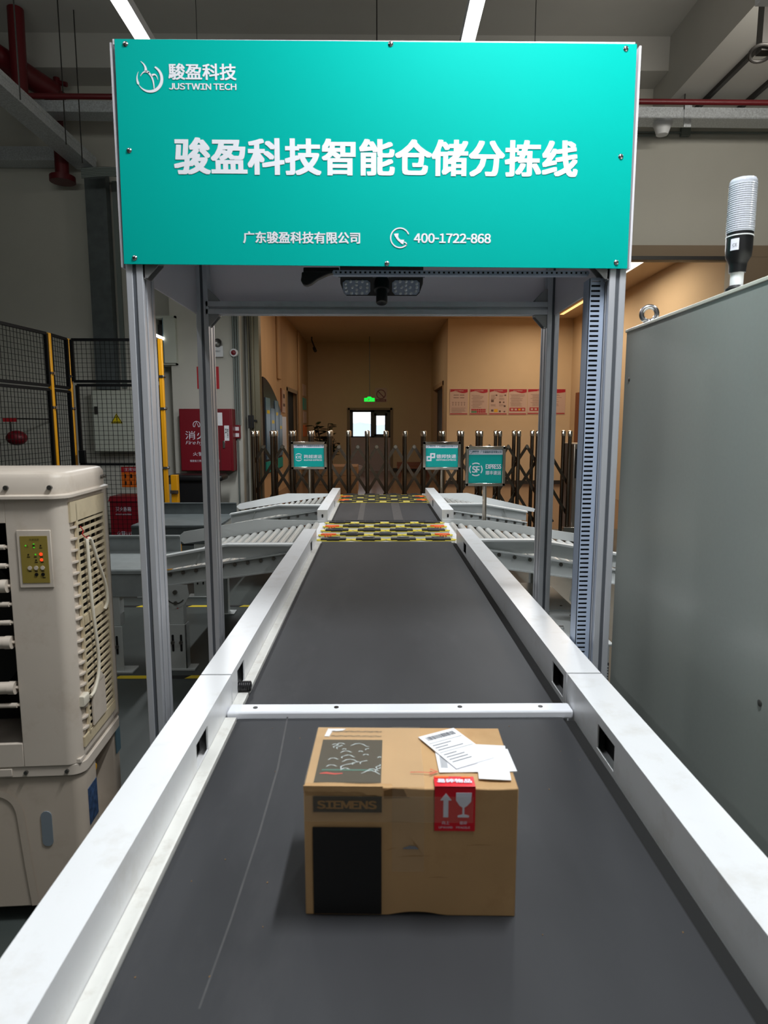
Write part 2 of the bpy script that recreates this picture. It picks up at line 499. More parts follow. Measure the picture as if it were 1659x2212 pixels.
def bez(p0, p1, p2, n=10):
    return [((1 - t) ** 2 * p0[0] + 2 * t * (1 - t) * p1[0] + t * t * p2[0], (1 - t) ** 2 * p0[1] + 2 * t * (1 - t) * p1[1] + t * t * p2[1]) for t in [i / n for i in range(n + 1)]]


def rrect(w, h, r, n=6, cx=0, cy=0):
    P = []
    for sx, sy, a in ((1, 1, 0), (-1, 1, 90), (-1, -1, 180), (1, -1, 270)):
        P += arc(cx + sx * (w / 2 - r), cy + sy * (h / 2 - r), r, a, a + 90, n)
    return P


def logo(parent, o, s, m, u=(1, 0, 0), v=(0, 0, 1), lift=.0015, name='logo'):
    """open ring with a sprouting branch, about s tall"""
    mb = MB(); u = Vector(u).normalized(); v = Vector(v).normalized(); n = u.cross(v) * lift
    k = s / 2
    P = arc2(0, -.12, .86, .84, 62, -212, 40); W = []
    for i in range(41):
        t = i / 40
        W.append((.02 + .19 * math.sin(PI * min(1, t * 1.15 + .12)) ** .8) if t < .8 else max(.01, .16 * (1 - t) / .2))
    mb.ribbon([(x * k, y * k) for x, y in P], [w * k for w in W], o, u, v, n)
    for pts, ws in ((bez((-.56, .98), (-.16, .7), (-.24, .32)), (.03, .2)), (bez((-.62, .02), (-.38, .46), (.0, .26)), (.02, .15)),
                    (bez((-.08, .28), (.3, .0), (.3, -.78)), (.14, .07)), (bez((.14, .06), (.5, .3), (.58, -.2)), (.14, .02))):
        N = len(pts)
        ww = [(ws[0] + (ws[1] - ws[0]) * i / (N - 1)) * k for i in range(N)]
        mb.ribbon([(x * k, y * k) for x, y in pts], ww, o, u, v, n)
    return mk(name, mb, m, parent, smooth=False)


# ------------------------------------------------------------------ room: hall
WB = 9.3
struct('floor', MB().box(-9, 7, -5, WB + .3, -.1, 0), M['floor'])
struct('floor_annex', MB().box(-2.6, 5.3, WB + .3, 22.3, -.1, 0), M['floor2'])
struct('ceiling', MB().box(-9, 7, -5, WB + .3, 6.4, 6.5), M['ceil'])
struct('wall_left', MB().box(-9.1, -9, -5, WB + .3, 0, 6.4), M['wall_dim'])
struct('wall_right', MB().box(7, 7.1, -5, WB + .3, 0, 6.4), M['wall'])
struct('wall_front', MB().box(-9, 7, -5.1, -5, 0, 6.4), M['wall'])
OPL, OPR, OPT = -1.75, 4.98, 3.85
struct('wall_back', MB().box(-9, OPL, WB, WB + .3, 0, 6.4).box(OPR, 7, WB, WB + .3, 0, 6.4).box(OPL, OPR, WB, WB + .3, OPT, 6.4), M['wall'])
struct('trim_lintel', MB().box(OPL, 7, WB - .02, WB, OPT, OPT + .15), M['lintel'])
struct('trim_track', MB().box(OPL, OPR, WB - .05, WB + .02, OPT - .05, OPT), M['dark_frame'])
struct('trim_jamb', MB().box(OPR, OPR + .45, WB - .015, WB, 0, OPT), M['lintel'])
struct('column_left', MB().box(-2.78, -1.84, 8.95, WB, 0, 6.4), M['wall'], bevel=.01)
struct('beam_side', MB().box(3.7, 5.1, -5, WB, 5.62, 6.4), M['ceil'])
struct('beam_back', MB().box(-9, 7, WB - .45, WB, 6.0, 6.4), M['ceil'])
struct('beam_cross', MB().box(-9, 7, 3.4, 3.9, 5.85, 6.4), M['ceil'])
# steel guide of the roller door at the edge of the opening
struct('trim_guide', MB().box(OPL - .04, OPL + .12, WB - .12, WB + .05, 0, 3.9).box(OPL + .02, OPL + .05, WB - .16, WB - .12, 0, 3.9), M['shutter_guide'], bevel=.006)

# ------------------------------------------------------------------ room: annex
AY0 = WB + .3; AZ = 4.25; AL, AR, PWY, BX, BY = -2.31, 5.03, 17.05, 1.815, 22.0
struct('wall_annex_left', MB().box(AL - .1, AL, AY0, 16.85, 0, AZ).box(AL - .1, AL, 18.9, BY, 0, AZ).box(AL - .1, AL, 16.85, 18.9, 2.45, AZ), M['annex_wood'])
# shallow pilasters on that wall
struct('trim_pilaster', MB().box(AL, AL + .06, 15.2, 15.55, 2.6, AZ).box(AL, AL + .05, 19.2, 19.6, 0, AZ), M['annex_wood'], bevel=.02)
struct('wall_annex_right', MB().box(AR, AR + .1, AY0, PWY, 0, AZ), M['annex_wall'])
struct('wall_annex_posters', MB().box(BX, AR, PWY, PWY + .1, 0, AZ), M['annex_wall'])
DY0, DY1, DZ = 18.0, 21.0, 2.75
struct('wall_annex_side', MB().box(BX, BX + .1, PWY + .1, DY0, 0, AZ).box(BX, BX + .1, DY1, BY, 0, AZ).box(BX, BX + .1, DY0, DY1, DZ, AZ), M['annex_wall'])
wx0, wx1 = -0.98, 0.50
struct('wall_annex_back', MB().box(AL - .1, wx0, BY, BY + .3, 0, AZ).box(wx1, BX + .1, BY, BY + .3, 0, AZ).box(wx0, wx1, BY, BY + .3, 2.09, AZ).box(wx0, wx1, BY + .2, BY + .3, 0, 1.15), M['annex_wall'])
struct('ceiling_annex', MB().box(AL - .1, AR + .1, AY0, BY + .3, AZ, AZ + .1), M['annex_ceil'])
struct('baseboard_annex', MB().box(AL, wx0, BY - .012, BY, 0, .1).box(wx1, BX, BY - .012, BY, 0, .1), M['dark_frame'])
struct('baseboard_posters', MB().box(BX, AR, PWY - .012, PWY, 0, .1), M['dark_frame'])
# solid dark blocks in the two annex doorways, in place of unlit rooms
struct('door_1', MB().box(BX + .1, BX + 1.0, DY0 - .05, DY1 + .05, 0, 3.0), M['dark_frame'])
struct('door_2', MB().box(AL - .9, AL - .1, 16.8, 18.95, 0, 2.5), M['hole_shade'])
struct('trim_door', MB().box(BX - .02, BX + .1, DY0, DY0 + .12, 0, DZ).box(BX - .02, BX + .1, DY1 - .12, DY1, 0, DZ).box(BX - .02, BX + .1, DY0, DY1, DZ - .12, DZ), M['annex_wood'])
struct('trim_door_left', MB().box(AL, AL + .02, 16.8, 16.9, 0, 2.5).box(AL, AL + .02, 18.85, 18.95, 0, 2.5).box(AL, AL + .02, 16.8, 18.95, 2.42, 2.52), M['lintel'])
# window recess with surround, sill panel and two sashes
struct('trim_window', MB().box(wx0 - .03, wx0 + .06, BY - .03, BY + .2, 0, 2.12).box(wx1 - .06, wx1 + .03, BY - .03, BY + .2, 0, 2.12).box(wx0, wx1, BY - .03, BY + .2, 2.05, 2.12), M['lintel'])
w1 = struct('window_1', MB().box(wx0 + .06, wx0 + .16, BY + .12, BY + .2, 1.13, 2.05).box(wx1 - .16, wx1 - .06, BY + .12, BY + .2, 1.13, 2.05)
            .box(-.22, -.1, BY + .12, BY + .2, 1.13, 2.05).box(wx0 + .06, wx1 - .06, BY + .12, BY + .2, 1.98, 2.05).box(wx0 + .06, wx1 - .06, BY + .12, BY + .2, 1.13, 1.17)
            .box(-.1, -.03, BY + .14, BY + .18, 1.17, 1.94).box(wx1 - .24, wx1 - .16, BY + .14, BY + .18, 1.17, 1.94).box(-.1, wx1 - .16, BY + .14, BY + .18, 1.86, 1.98).box(-.1, wx1 - .16, BY + .14, BY + .18, 1.17, 1.24), M['window_frame'])
struct('pane', MB().box(wx0 + .16, -.22, BY + .155, BY + .16, 1.17, 1.98), M['glass'], w1)
struct('pane', MB().box(-.03, wx1 - .24, BY + .158, BY + .163, 1.24, 1.86), M['glass'], w1)
struct('trim_sill', MB().box(wx0 + .06, wx1 - .06, BY + .06, BY + .2, 0, 1.13), M['stone_lip'])
# far view: hazy low hills outside
hb = MB(); rr = random.Random(3); hp = []
for i in range(61):
    x = -60 + 2 * i; hp.append((x, 0.6 + 1.6 * abs(math.sin(i * .31)) + .8 * rr.random()))
hb.prism([(-60, -8)] + hp + [(60, -8)][0:1], (0, 300, 0), (1, 0, 0), (0, 0, 1), (0, 60, 0))
struct('hills', hb, M['hills'])
# annex ceiling lamp panel and warm cove
lp = T('ceiling_light_panel', 'white rectangular panel light in the annex ceiling just past the door header', 'ceiling light', (3.6, 11.2, AZ))
mk('frame', MB().box(2.3, 4.5, 10.4, 12.3, AZ - .03, AZ - .002), M['annex_ceil'], lp)
mk('diffuser', MB().box(2.4, 4.4, 10.5, 12.2, AZ - .04, AZ - .03), M['lamp_annex'], lp)
cv = T('cove_light', 'long narrow warm cove light glowing along the annex ceiling', 'ceiling light', (4.46, 14.6, AZ))
mk('trough', MB().box(4.36, 4.56, 13.0, 16.2, AZ - .05, AZ - .002), M['annex_ceil'], cv)
mk('diffuser', MB().box(4.42, 4.5, 13.1, 16.1, AZ - .06, AZ - .05), M['cove'], cv)

# ------------------------------------------------------------------ conveyor line
BZ = .75; RZ = .84
BL, BR = -.385, .512      # belt edges
RLi, RLo, RRi, RRo = -.42, -.507, .547, .645


def rail(parent, side, y0, y1, holes, z0=.66):
    """hollow sheet-metal side rail with rectangular windows in its inner face"""
    xi, xo = (RLi, RLo) if side < 0 else (RRi, RRo)
    sg = -1 if side < 0 else 1; t = .004
    mb = MB()
    zt = RZ - t; z1 = z0 + t
    mb.box(xi, xo, y0, y1, zt, RZ); mb.box(xo, xo - sg * t, y0, y1, z1, zt); mb.box(xi, xo, y0, y1, z0, z1)
    mb.box(xi + sg * t, xo - sg * t, y0, y0 + t, z1, zt); mb.box(xi + sg * t, xo - sg * t, y1 - t, y1, z1, zt)
    ys = [y0]
    for a, b, za, zb in holes:
        mb.box(xi, xi + sg * t, ys[-1], a, z1, zt); mb.box(xi, xi + sg * t, a, b, z1, za); mb.box(xi, xi + sg * t, a, b, zb, zt); ys.append(b)
    mb.box(xi, xi + sg * t, ys[-1], y1, z1, zt)
    r = mk('side_rail', mb, M['white_paint'], parent, smooth=False)
    for a, b, za, zb in holes:
        mk('slot_shade', MB().box(xi + sg * .03, xi + sg * .05, a - .03, b + .03, za - .02, zb + .01), M['hole_shade'], r, smooth=False)  # black block behind each window standing in for the shade inside
    return r


def leg_pair(root, ys, m, z1=.62):
    for y in ys:
        for x in (RLo + .03, RRo - .03):
            l = mk('leg', MB().box(x - .03, x + .03, y - .03, y + .03, .01, z1), m, root, bevel=.003)
            mk('foot', MB().box(x - .07, x + .07, y - .06, y + .06, 0, .012), m, l)


def conveyor(name, label, y0, y1, hl, hr, ry0=None, ry1=None, legs=()):
    c = T(name, label, 'conveyor', (.06, (y0 + y1) / 2, 0))
    mk('bed', MB().box(RLo + .004, RRo - .004, y0, y1, .58, .735), M['white_paint'], c, smooth=False)
    b = mk('belt', MB().box(BL, BR, y0 + .004, y1 - .004, .737, BZ), M['belt'], c, bevel=.004)
    mk('edge_plate', MB().box(RLi + .001, BL - .004, y0 + .003, y1 - .003, .735, BZ + .002), M['edge_plate'], c, smooth=False)
    mk('edge_gap', MB().box(BR + .004, RRi - .001, y0 + .003, y1 - .003, .735, .738), M['hole_shade'], c, smooth=False)
    rail(c, -1, ry0 or y0, ry1 or y1, hl); rail(c, 1, ry0 or y0, ry1 or y1, hr)
    leg_pair(c, legs, M['white_paint'])
    return c, b


near, nb = conveyor('infeed_conveyor', 'near belt conveyor between white rails carrying the carton', -.35, 1.70,
                    [(1.42, 1.52, .752, .815)], [(1.405, 1.52, .752, .815)], -.35, 1.782, (-.1, 1.3))
dsp = MB(); rr = random.Random(31)
for i in range(20):
    x = rr.uniform(BL + .02, BR - .02); y = rr.uniform(.75, 1.65); a_ = rr.uniform(0, PI); r_ = rr.uniform(.0006, .0014)
    dsp.obox((x, y, BZ + .0007), (r_ * math.cos(a_), r_ * math.sin(a_), 0), (-r_ * .5 * math.sin(a_), r_ * .5 * math.cos(a_), 0), (0, 0, .0006))
mk('dust_specks', dsp, M['ink_brown'], None, 'pale dust specks scattered over the near belt', 'dust', kind='stuff', smooth=False)
# worn seam down the near belt
pts = [PZ(430, 2180, BZ), PZ(500, 1985, BZ), PZ(560, 1800, BZ), PZ(600, 1660, BZ), PZ(622, 1545, BZ)]
sm = MB(); sm.ribbon([(p.x, p.y) for p in pts], [.003, .0035, .004, .005, .004], (0, 0, BZ), (1, 0, 0), (0, 1, 0), (0, 0, .0006)); mk('belt_seam', sm, M['belt_worn'], nb)
mid, mbelt = conveyor('scanning_conveyor', 'middle belt conveyor running under the scanning gantry', 1.76, 4.42,
                      [(1.865, 1.965, .752, .82), (4.02, 4.12, .752, .815)], [(1.82, 1.94, .752, .82), (3.93, 4.05, .752, .815)], 1.79, 4.42, (2.1, 4.0))
br = mk('transfer_bar', MB().box(RLi + .003, RRi - .003, 1.703, 1.757, .74, .765), M['uhmw'], mid, bevel=.006, label='white plastic bar across the belt joint')
for px in (553, 727, 993, 1167):
    p = PZ(px, 1525, .766)
    mk('screw', MB().cyl((p.x, 1.73, .762), (p.x, 1.73, .7665), .0075, .0065, 14), M['screw'], br)
gb = MB()
for k in range(6): gb.torus((RLi + .004 + .006 * k, 1.875, .768), (1, 0, 0), .012, .004, 16, 8)
gb.cyl((RLi - .02, 1.875, .768), (RLi + .036, 1.875, .768), .011)
mk('cable_gland', gb, M['black_plastic'], mid)
con, cb = conveyor('linking_conveyor', 'short belt conveyor between the two wheel sorters', 5.42, 6.70, [(6.3, 6.4, .752, .815)], [(6.3, 6.4, .752, .815)], 5.42, 6.70, (5.6, 6.6))
for x0, x1 in ((-.17, -.12), (.14, .22)):
    mk('belt_band', MB().box(x0, x1, 5.45, 6.68, BZ, BZ + .0006), M['belt_worn'], cb)
for x in (RLi - .043, RRi + .049):
    r = mk('end_slot', MB().prism(rrect(.014, .03, .0065, 4), (x, 5.417, .79), (1, 0, 0), (0, 0, 1), (0, -.002, 0)), M['hole_shade'], con)


def sorter(name, label, y0, y1, xa=RLi + .01, xb=RRi - .01, rails=None):
    c = T(name, label, 'wheel sorter', (.06, (y0 + y1) / 2, 0))
    mk('frame', MB().box(xa - .08, xb + .08, y0 + .004, y1 - .004, .56, .734), M['white_paint'], c, smooth=False)
    mk('deck_plate', MB().box(xa - .005, xb + .005, y0 + .004, y1 - .004, .734, .742), M['sorter_plate'], c, bevel=.002)
    if rails:
        rail(c, -1, rails[0], rails[1], []); rail(c, 1, rails[0], rails[1], [])
    rows = 5; proto = {}
    for r in range(rows):
        y = y0 + (y1 - y0) * (r + .5) / rows
        xs = [-.31 + .247 * k for k in range(4)] if r % 2 == 0 else [-.36 + .0, -.187, .06, .307, .48]
        for i, x in enumerate(xs):
            x += .0
            side = r % 2 == 1 and i in (0, 4)
            key = side
            rx, ry = (.078, .058) if side else (.128, .058)
            if key not in proto:
                p = MB().prism([(rx * math.cos(t) if abs(math.cos(t)) < .8 else rx * math.copysign(1, math.cos(t)) * (.8 + (abs(math.cos(t)) - .8)), ry * math.sin(t)) for t in [2 * PI * q / 24 for q in range(24)]],
                               (x, y, .742), (1, 0, 0), (0, 1, 0), (0, 0, .005))
                pod = mk('wheel_pod', p, M['yellow'], c)
                mb = MB()
                if side:
                    mb.box(x - .055, x + .055, y - .022, y + .022, .745, .755)
                    mb.box(x - .028, x + .028, y - .035, y + .035, .745, .753)
                    for k in (-1, 0, 1): mb.cyl((x + k * .02, y - .075, .748), (x + k * .02, y - .06, .748), .006)
                    mk('roller', mb, M['orange'], pod, bevel=.003)
                else:
                    mb.box(x - .088, x + .088, y - .03, y + .03, .744, .757)
                    mb.box(x - .044, x + .044, y - .05, y + .05, .744, .759)
                    mb.cyl((x - .035, y, .746), (x + .035, y, .746), .02, n=18)
                    mk('roller', mb, M['rubber'], pod, bevel=.003)
                proto[key] = (pod, x, y)
            else:
                pod, x0, yy0 = proto[key]
                dup(pod, (x - x0, y - yy0, 0), c)
    return c


sorter('wheel_sorter', 'checkered wheel sorter deck at the end of the middle belt', 4.42, 5.42)
sorter('wheel_sorter', 'farthest wheel sorter deck in front of the folding gate', 6.70, 7.55, rails=(6.705, 7.35))


def chute(side, yn, yf, x0, label, xs, zs, xf, zf, legs, foot=True, plate_cut=False):
    """roller chute leaving the line sideways: near frame through (xs,zs), far guard through (xf,zf)"""
    c = T('roller_chute', label, 'roller chute', (xs[1], (yn + yf) / 2, 0), 'roller chutes beside the sorters')
    sg = side
    # near side frame: top flange and web following the fall
    fr = MB()
    for i in range(len(xs) - 1):
        a, b = (xs[i], zs[i]), (xs[i + 1], zs[i + 1])
        fr.prism([(a[0], a[1]), (b[0], b[1]), (b[0], b[1] - .012), (a[0], a[1] - .012)], (0, yn - .01, 0), (1, 0, 0), (0, 0, 1), (0, .07, 0))
        fr.prism([(a[0], a[1]), (b[0], b[1]), (b[0], b[1] - .10), (a[0], a[1] - .10)], (0, yn + .05, 0), (1, 0, 0), (0, 0, 1), (0, .006, 0))
    mk('guard_rail', fr, M['chute_white'], c, smooth=False)
    # sloping bearing frame under the rollers
    xa, xb = xs[0], xs[-1]; za, zb = zs[0] - .03, zs[-1] - .085
    bf = MB(); bf.prism([(xa, za - .018), (xb, zb - .018), (xb, zb - .115), (xa, za - .135)], (0, yn + .02, 0), (1, 0, 0), (0, 0, 1), (0, .012, 0))
    bf.prism([(xa, za - .018), (xb, zb - .018), (xb, zb - .026), (xa, za - .026)], (0, yn - .005, 0), (1, 0, 0), (0, 0, 1), (0, .03, 0))
    bf.prism([(xa, za - .135), (xb, zb - .115), (xb, zb - .107), (xa, za - .127)], (0, yn - .005, 0), (1, 0, 0), (0, 0, 1), (0, .03, 0))
    bfo = mk('bearing_frame', bf, M['chute_grey'] if sg < 0 else M['chute_white'], c, smooth=False)
    n = 10
    for i in range(n):
        t = (i + .6) / n; x = xa + (xb - xa) * t; z = za + (zb - za) * t - .045
        mk('bolt', MB().cyl((x, yn + .02, z), (x, yn + .008, z), .012, n=8).cyl((x, yn + .009, z), (x, yn + .001, z), .006, n=8), M['bolt'], bfo)
    # stay between rail and frame
    t = .72; x = xa + (xb - xa) * t
    mk('stay', MB().bar((x, yn + .01, zs[1] - .05), (x + sg * .03, yn + .01, za + (zb - za) * t - .01), .012, .01), M['chute_grey'], c)
    # far guard plate with rounded end
    P = [(xf[0], zf[0]), (xf[1], zf[1]), (xf[2], zf[2])]
    e = xf[2]; zt = zf[2]; zb2 = .755 - .165 * abs(e - xf[0]) + .012
    if not plate_cut:
        P += [(e + sg * .03, zt - .025), (e + sg * .04, (zt + zb2) / 2), (e + sg * .025, zb2 + .02), (e, zb2)]
    else:
        P += [(e + sg * .02, zt - .01), (e + sg * .01, zb2)]
    P += [(xf[0], .752)]
    gp = MB(); gp.prism(P, (0, yf, 0), (1, 0, 0), (0, 0, 1), (0, .006, 0))
    mk('guard_plate', gp, M['chute_white'], c, smooth=False)
    pn = MB(); pn.prism([(x0, .70), (xb, .70 - .165 * abs(xb - x0)), (xb, .695 - .165 * abs(xb - x0)), (x0, .695)], (0, yn + .06, 0), (1, 0, 0), (0, 0, 1), (0, yf - yn - .065, 0)); mk('light_stop_pan', pn, M['chute_grey'], c, smooth=False)  # pan added under the rollers to stop light stripes below
    # rollers
    cnt = 14; rp = None
    for i in range(cnt):
        t = (i + .5) / cnt; x = x0 + (xb - x0) * t; z = .738 - .165 * abs(xb - x0) * t
        skew = -sg * 0.0
        if rp is None:
            rp = mk('roller', MB().cyl((x, yn + .058, z), (x, yf - .002, z), .024, n=14), M['roller'], c); rx, rz = x, z
        else:
            dup(rp, (x - rx, 0, z - rz), c)
    for (lx, zt) in legs:
        lg = mk('leg', MB().box(lx - .045, lx + .045, yn - .075, yn - .01, .30, zt - .06), M['chute_grey'], c, bevel=.003)
        mk('foot_bracket', MB().box(lx - .058, lx + .058, yn - .085, yn - .072, .01, .30).box(lx - .058, lx - .05, yn - .085, yn - .01, .01, .30).box(lx + .05, lx + .058, yn - .085, yn - .01, .01, .30).box(lx - .11, lx + .11, yn - .10, yn, 0, .012), M['chute_grey'], lg, bevel=.002)
        for dx in (-.026, .026):
            mk('adjust_slot', MB().prism(rrect(.014, .11, .006, 4), (lx + dx, yn - .0855, .18), (1, 0, 0), (0, 0, 1), (0, -.0015, 0)), M['hole_shade'], lg)
            mk('adjust_bolt', MB().cyl((lx + dx, yn - .085, .185), (lx + dx, yn - .098, .185), .012, n=8), M['bolt'], lg)
        pl = [(-.075, .0), (.075, .0), (.085, -.07), (.05, -.13), (-.02, -.16), (-.085, -.08)]
        k = mk('pivot_plate', MB().prism(pl, (lx, yn - .078, zt), (1, 0, 0), (0, 0, 1), (0, .006, 0)), M['chute_grey'], lg)
        mk('pivot_bolt', MB().cyl((lx, yn - .078, zt - .045), (lx, yn - .092, zt - .045), .014, n=8), M['bolt'], k)
        mk('pivot_slot', MB().ribbon(arc(0, .02, .06, 215, 325, 10), .008, (lx, yn - .079, zt - .08), (1, 0, 0), (0, 0, 1), (0, -.001, 0)).cyl((lx, yn - .078, zt - .115), (lx, yn - .09, zt - .115), .012, n=8), M['bolt'], k)
        mk('rear_leg', MB().box(lx - .04, lx + .04, yf - .1, yf - .03, .012, zt).box(lx - .09, lx + .09, yf - .12, yf, 0, .012), M['chute_grey'], c, bevel=.002)
    return c


l1 = chute(-1, 4.06, 5.3, -.47, 'grey-legged roller chute sloping from the first sorter towards the air cooler side', (-.53, -.955, -1.36), (.80, .80, .725), (-.44, -.993, -1.60), (.766, .778, .675), [(-1.27, .555)])
lg2 = [o for o in l1.children if o.name.startswith('leg')]
text(lg2[0], '合格', (-1.27, 3.985, .43), .03, .06, M['ink_red'], lift=.002, name='stamp') if lg2 else None
l2 = chute(-1, 6.1, 7.4, -.47, 'pale roller chute leaving the farthest sorter on the fire cabinet side', (-.53, -.94, -1.40), (.80, .80, .715), (-.49, -1.035, -1.58), (.771, .772, .655), [])
r1 = chute(1, 4.06, 5.3, .58, 'white roller chute leaving the first sorter above the low white covers', (.62, 1.02, 1.62), (.825, .825, .72), (.536, .90, 1.66), (.776, .766, .655), [(1.30, .53)], plate_cut=True)
r2 = chute(1, 6.1, 7.4, .58, 'white roller chute beside the round-logo sign stand', (.60, .99, 1.43), (.81, .81, .735), (.515, 1.037, 1.80), (.77, .775, .60), [], plate_cut=True)

# steel discharge slides at the chute ends
def slide(label, x0, x1, yn, yf, z, m_top, m_side, legs):
    c = T('discharge_slide', label, 'discharge slide', ((x0 + x1) / 2, (yn + yf) / 2, 0))
    mk('bed', MB().box(x0, x1, yn, yf, z - .02, z), m_top, c, smooth=False)
    mk('back_guard', MB().box(x0, x1, yf, yf + .01, z - .02, z + .11).box(x0, x1, yf - .02, yf + .012, z + .105, z + .115), m_side, c)
    mk('side_panel', MB().box(x0, x1, yn - .004, yn + .012, z - .17, z - .02).box(x0, x1, yn - .012, yn + .03, z - .024, z - .004), m_side, c)
    for lx in legs:
        l = mk('leg', MB().box(lx - .05, lx + .05, yn + .0, yn + .07, .30, z - .16), M['chute_grey'], c, bevel=.003)
        mk('foot_bracket', MB().box(lx - .06, lx + .06, yn - .012, yn, .01, .30).box(lx - .12, lx + .12, yn - .03, yn + .08, 0, .012), M['chute_grey'], l, bevel=.002)
        for dx in (-.026, .026):
            mk('adjust_slot', MB().prism(rrect(.014, .12, .006, 4), (lx + dx, yn - .0125, .18), (1, 0, 0), (0, 0, 1), (0, -.0015, 0)), M['hole_shade'], l)
            mk('adjust_bolt', MB().cyl((lx + dx, yn - .012, .17), (lx + dx, yn - .024, .17), .012, n=8), M['bolt'], l)
    return c


slide('long grey steel slide on one bolted leg behind the air cooler', -3.0, -1.40, 3.95, 4.55, .66, M['slide_steel'], M['slide_steel'], [-1.66])
slide('dark steel slide in front of the fire hose cabinet', -2.2, -1.42, 5.75, 6.5, .66, M['slide_dark'], M['slide_dark'], [-2.05, -1.6])

# low white covers on the floor beside the line
lc = T('machine_cover', 'low pale machine cover on the floor under the white chute', 'machine cover', (1.1, 4.3, 0))
mk('housing', MB().box(.72, 1.335, 3.58, 5.05, 0, .285), M['chute_white'], lc, smooth=False)
for a, b in ((3.58, 4.25), (4.28, 5.05)):
    lid = mk('lid', MB().box(.71, 1.36, a, b, .286, .3), M['chute_white'], lc, bevel=.003)
    for x in (.8, 1.28):
        for y in (a + .1, b - .1):
            mk('screw', MB().cyl((x, y, .3), (x, y, .303), .009, n=10), M['bolt'], lid)
h = MB(); h.tube([(1.08, 3.86, .303), (1.09, 3.84, .325), (1.14, 3.84, .325), (1.15, 3.86, .303)], .005); mk('handle', h, M['steel'], lc)
vb = MB()
for i in range(9): vb.box(1.06, 1.33, 3.568, 3.58, .03 + .017 * i, .037 + .017 * i)
mk('vent', MB().box(1.05, 1.335, 3.575, 3.579, .02, .19), M['ink_grey'], lc); mk('vent_slats', vb, M['chute_white'], lc)

# ------------------------------------------------------------------ scanning gantry
GF, GR = 2.02, 2.74


def tslot(w, d, nx, ny, gw=.011, gd=.011):
    def side(L, n):
        out = [];
        for i in range(n):
            c = L * (i + .5) / n
            out += [(c - gw / 2, 0), (c - gw / 2, gd), (c + gw / 2, gd), (c + gw / 2, 0)]
        return out
    P = [(0, 0)] + [(a, b) for a, b in side(w, nx)] + [(w, 0)] + [(w - b, a) for a, b in side(d, ny)] + [(w, d)] + [(w - a, d - b) for a, b in side(w, nx)] + [(0, d)] + [(b, d - a) for a, b in side(d, ny)]
    return P


ga = T('scanner_gantry', 'aluminium profile gantry straddling the conveyor behind the teal sign', 'gantry', (0, 2.4, 0))
GX = .75; PW, PD = .05, .1
_slot = lambda x, y: MB().box(x + PW / 2 - .0054, x + PW / 2 + .0054, y + .0035, y + .0105, .03, 2.6).box(x + .0035, x + .0105, y + .0196, y + .0304, .03, 2.6).box(x + .0035, x + .0105, y + .0696, y + .0804, .03, 2.6).box(x + PW - .0105, x + PW - .0035, y + .0196, y + .0304, .03, 2.6).box(x + PW - .0105, x + PW - .0035, y + .0696, y + .0804, .03, 2.6)
posts = []
for (x, y) in ((-GX, GF), (GX - PW, GF), (-GX + .01, GR), (GX - PW, GR)):
    mb = MB(); mb.prism(tslot(PW, PD, 1, 2), (x, y, .02), (1, 0, 0), (0, 1, 0), (0, 0, 2.60))
    posts.append(mk('post', mb, M['alu'], ga, smooth=False, bevel=.0015, seg=1))
    mk('slot_shade_strip', _slot(x, y), M['alu_shade'], posts[-1], smooth=False)  # strips added to darken the grooves like shade
    mk('base_plate', MB().box(x - .03, x + PW + .03, y - .03, y + PD + .03, 0, .02), M['cast'], posts[-1])
for y, z in ((GF, 2.036), (GR, 2.0)):
    mb = MB(); mb.prism(tslot(.05, .05, 1, 1), (-GX + PW, y, z), (0, 1, 0), (0, 0, 1), (2 * GX - 2 * PW, 0, 0)); mk('cross_beam', mb, M['alu'], ga, smooth=False)
    mb = MB(); mb.prism(tslot(.05, .05, 1, 1), (-GX + PW, y, 2.57), (0, 1, 0), (0, 0, 1), (2 * GX - 2 * PW, 0, 0)); mk('cross_beam', mb, M['alu'], ga, smooth=False)
for x in (-GX, GX - .05):
    mb = MB(); mb.prism(tslot(.05, .05, 1, 1), (x, GF + PD, 2.57), (1, 0, 0), (0, 0, 1), (0, GR - GF - PD, 0)); mk('side_beam', mb, M['alu'], ga, smooth=False)
mk('back_panel', MB().box(-GX + .06, GX - .05, GR + .052, GR + .058, 2.04, 2.62), M['panel_white'], ga, smooth=False)
for x in (-GX + .012, GX - .018):
    mk('side_panel', MB().box(x - .003, x + .003, GF + PD, GR + .04, 2.0, 2.63), M['panel_white'], ga, smooth=False)
for x, s in ((-GX - .008, 1), (GX + .008, -1)):
    mk('side_skin', MB().box(x - .003, x + .003, GF - .004, GR + PD, 2.015, 2.63), M['panel_white'], ga, smooth=False)
mk('top_panel', MB().box(-GX, GX - .01, GF - .01, GR + PD, 2.622, 2.636), M['panel_white'], ga, smooth=False)


def bracket(x, y, z, sx, sz, m):
    mb = MB(); t = .05
    mb.prism([(0, 0), (t, 0), (t, .01 * 1), (.012, t), (0, t)], (x, y - .02, z), (sx, 0, 0), (0, 0, sz), (0, .003, 0))
    mb.prism([(0, 0), (t, 0), (t, .01 * 1), (.012, t), (0, t)], (x, y + .018, z), (sx, 0, 0), (0, 0, sz), (0, .003, 0))
    mb.obox((x + sx * .003, y, z + sz * .027), (.003, 0, 0), (0, .02, 0), (0, 0, .025)); mb.obox((x + sx * .027, y, z + sz * .003), (.025, 0, 0), (0, .02, 0), (0, 0, .003))
    b = mk('corner_bracket', mb, M['cast'], ga, smooth=False, bevel=.001)
    mk('bracket_bolt', MB().cyl((x + sx * .006, y, z + sz * .03), (x + sx * .016, y, z + sz * .03), .007, n=8).cyl((x + sx * .03, y, z + sz * .006), (x + sx * .03, y, z + sz * .016), .007, n=8), M['bolt'], b)


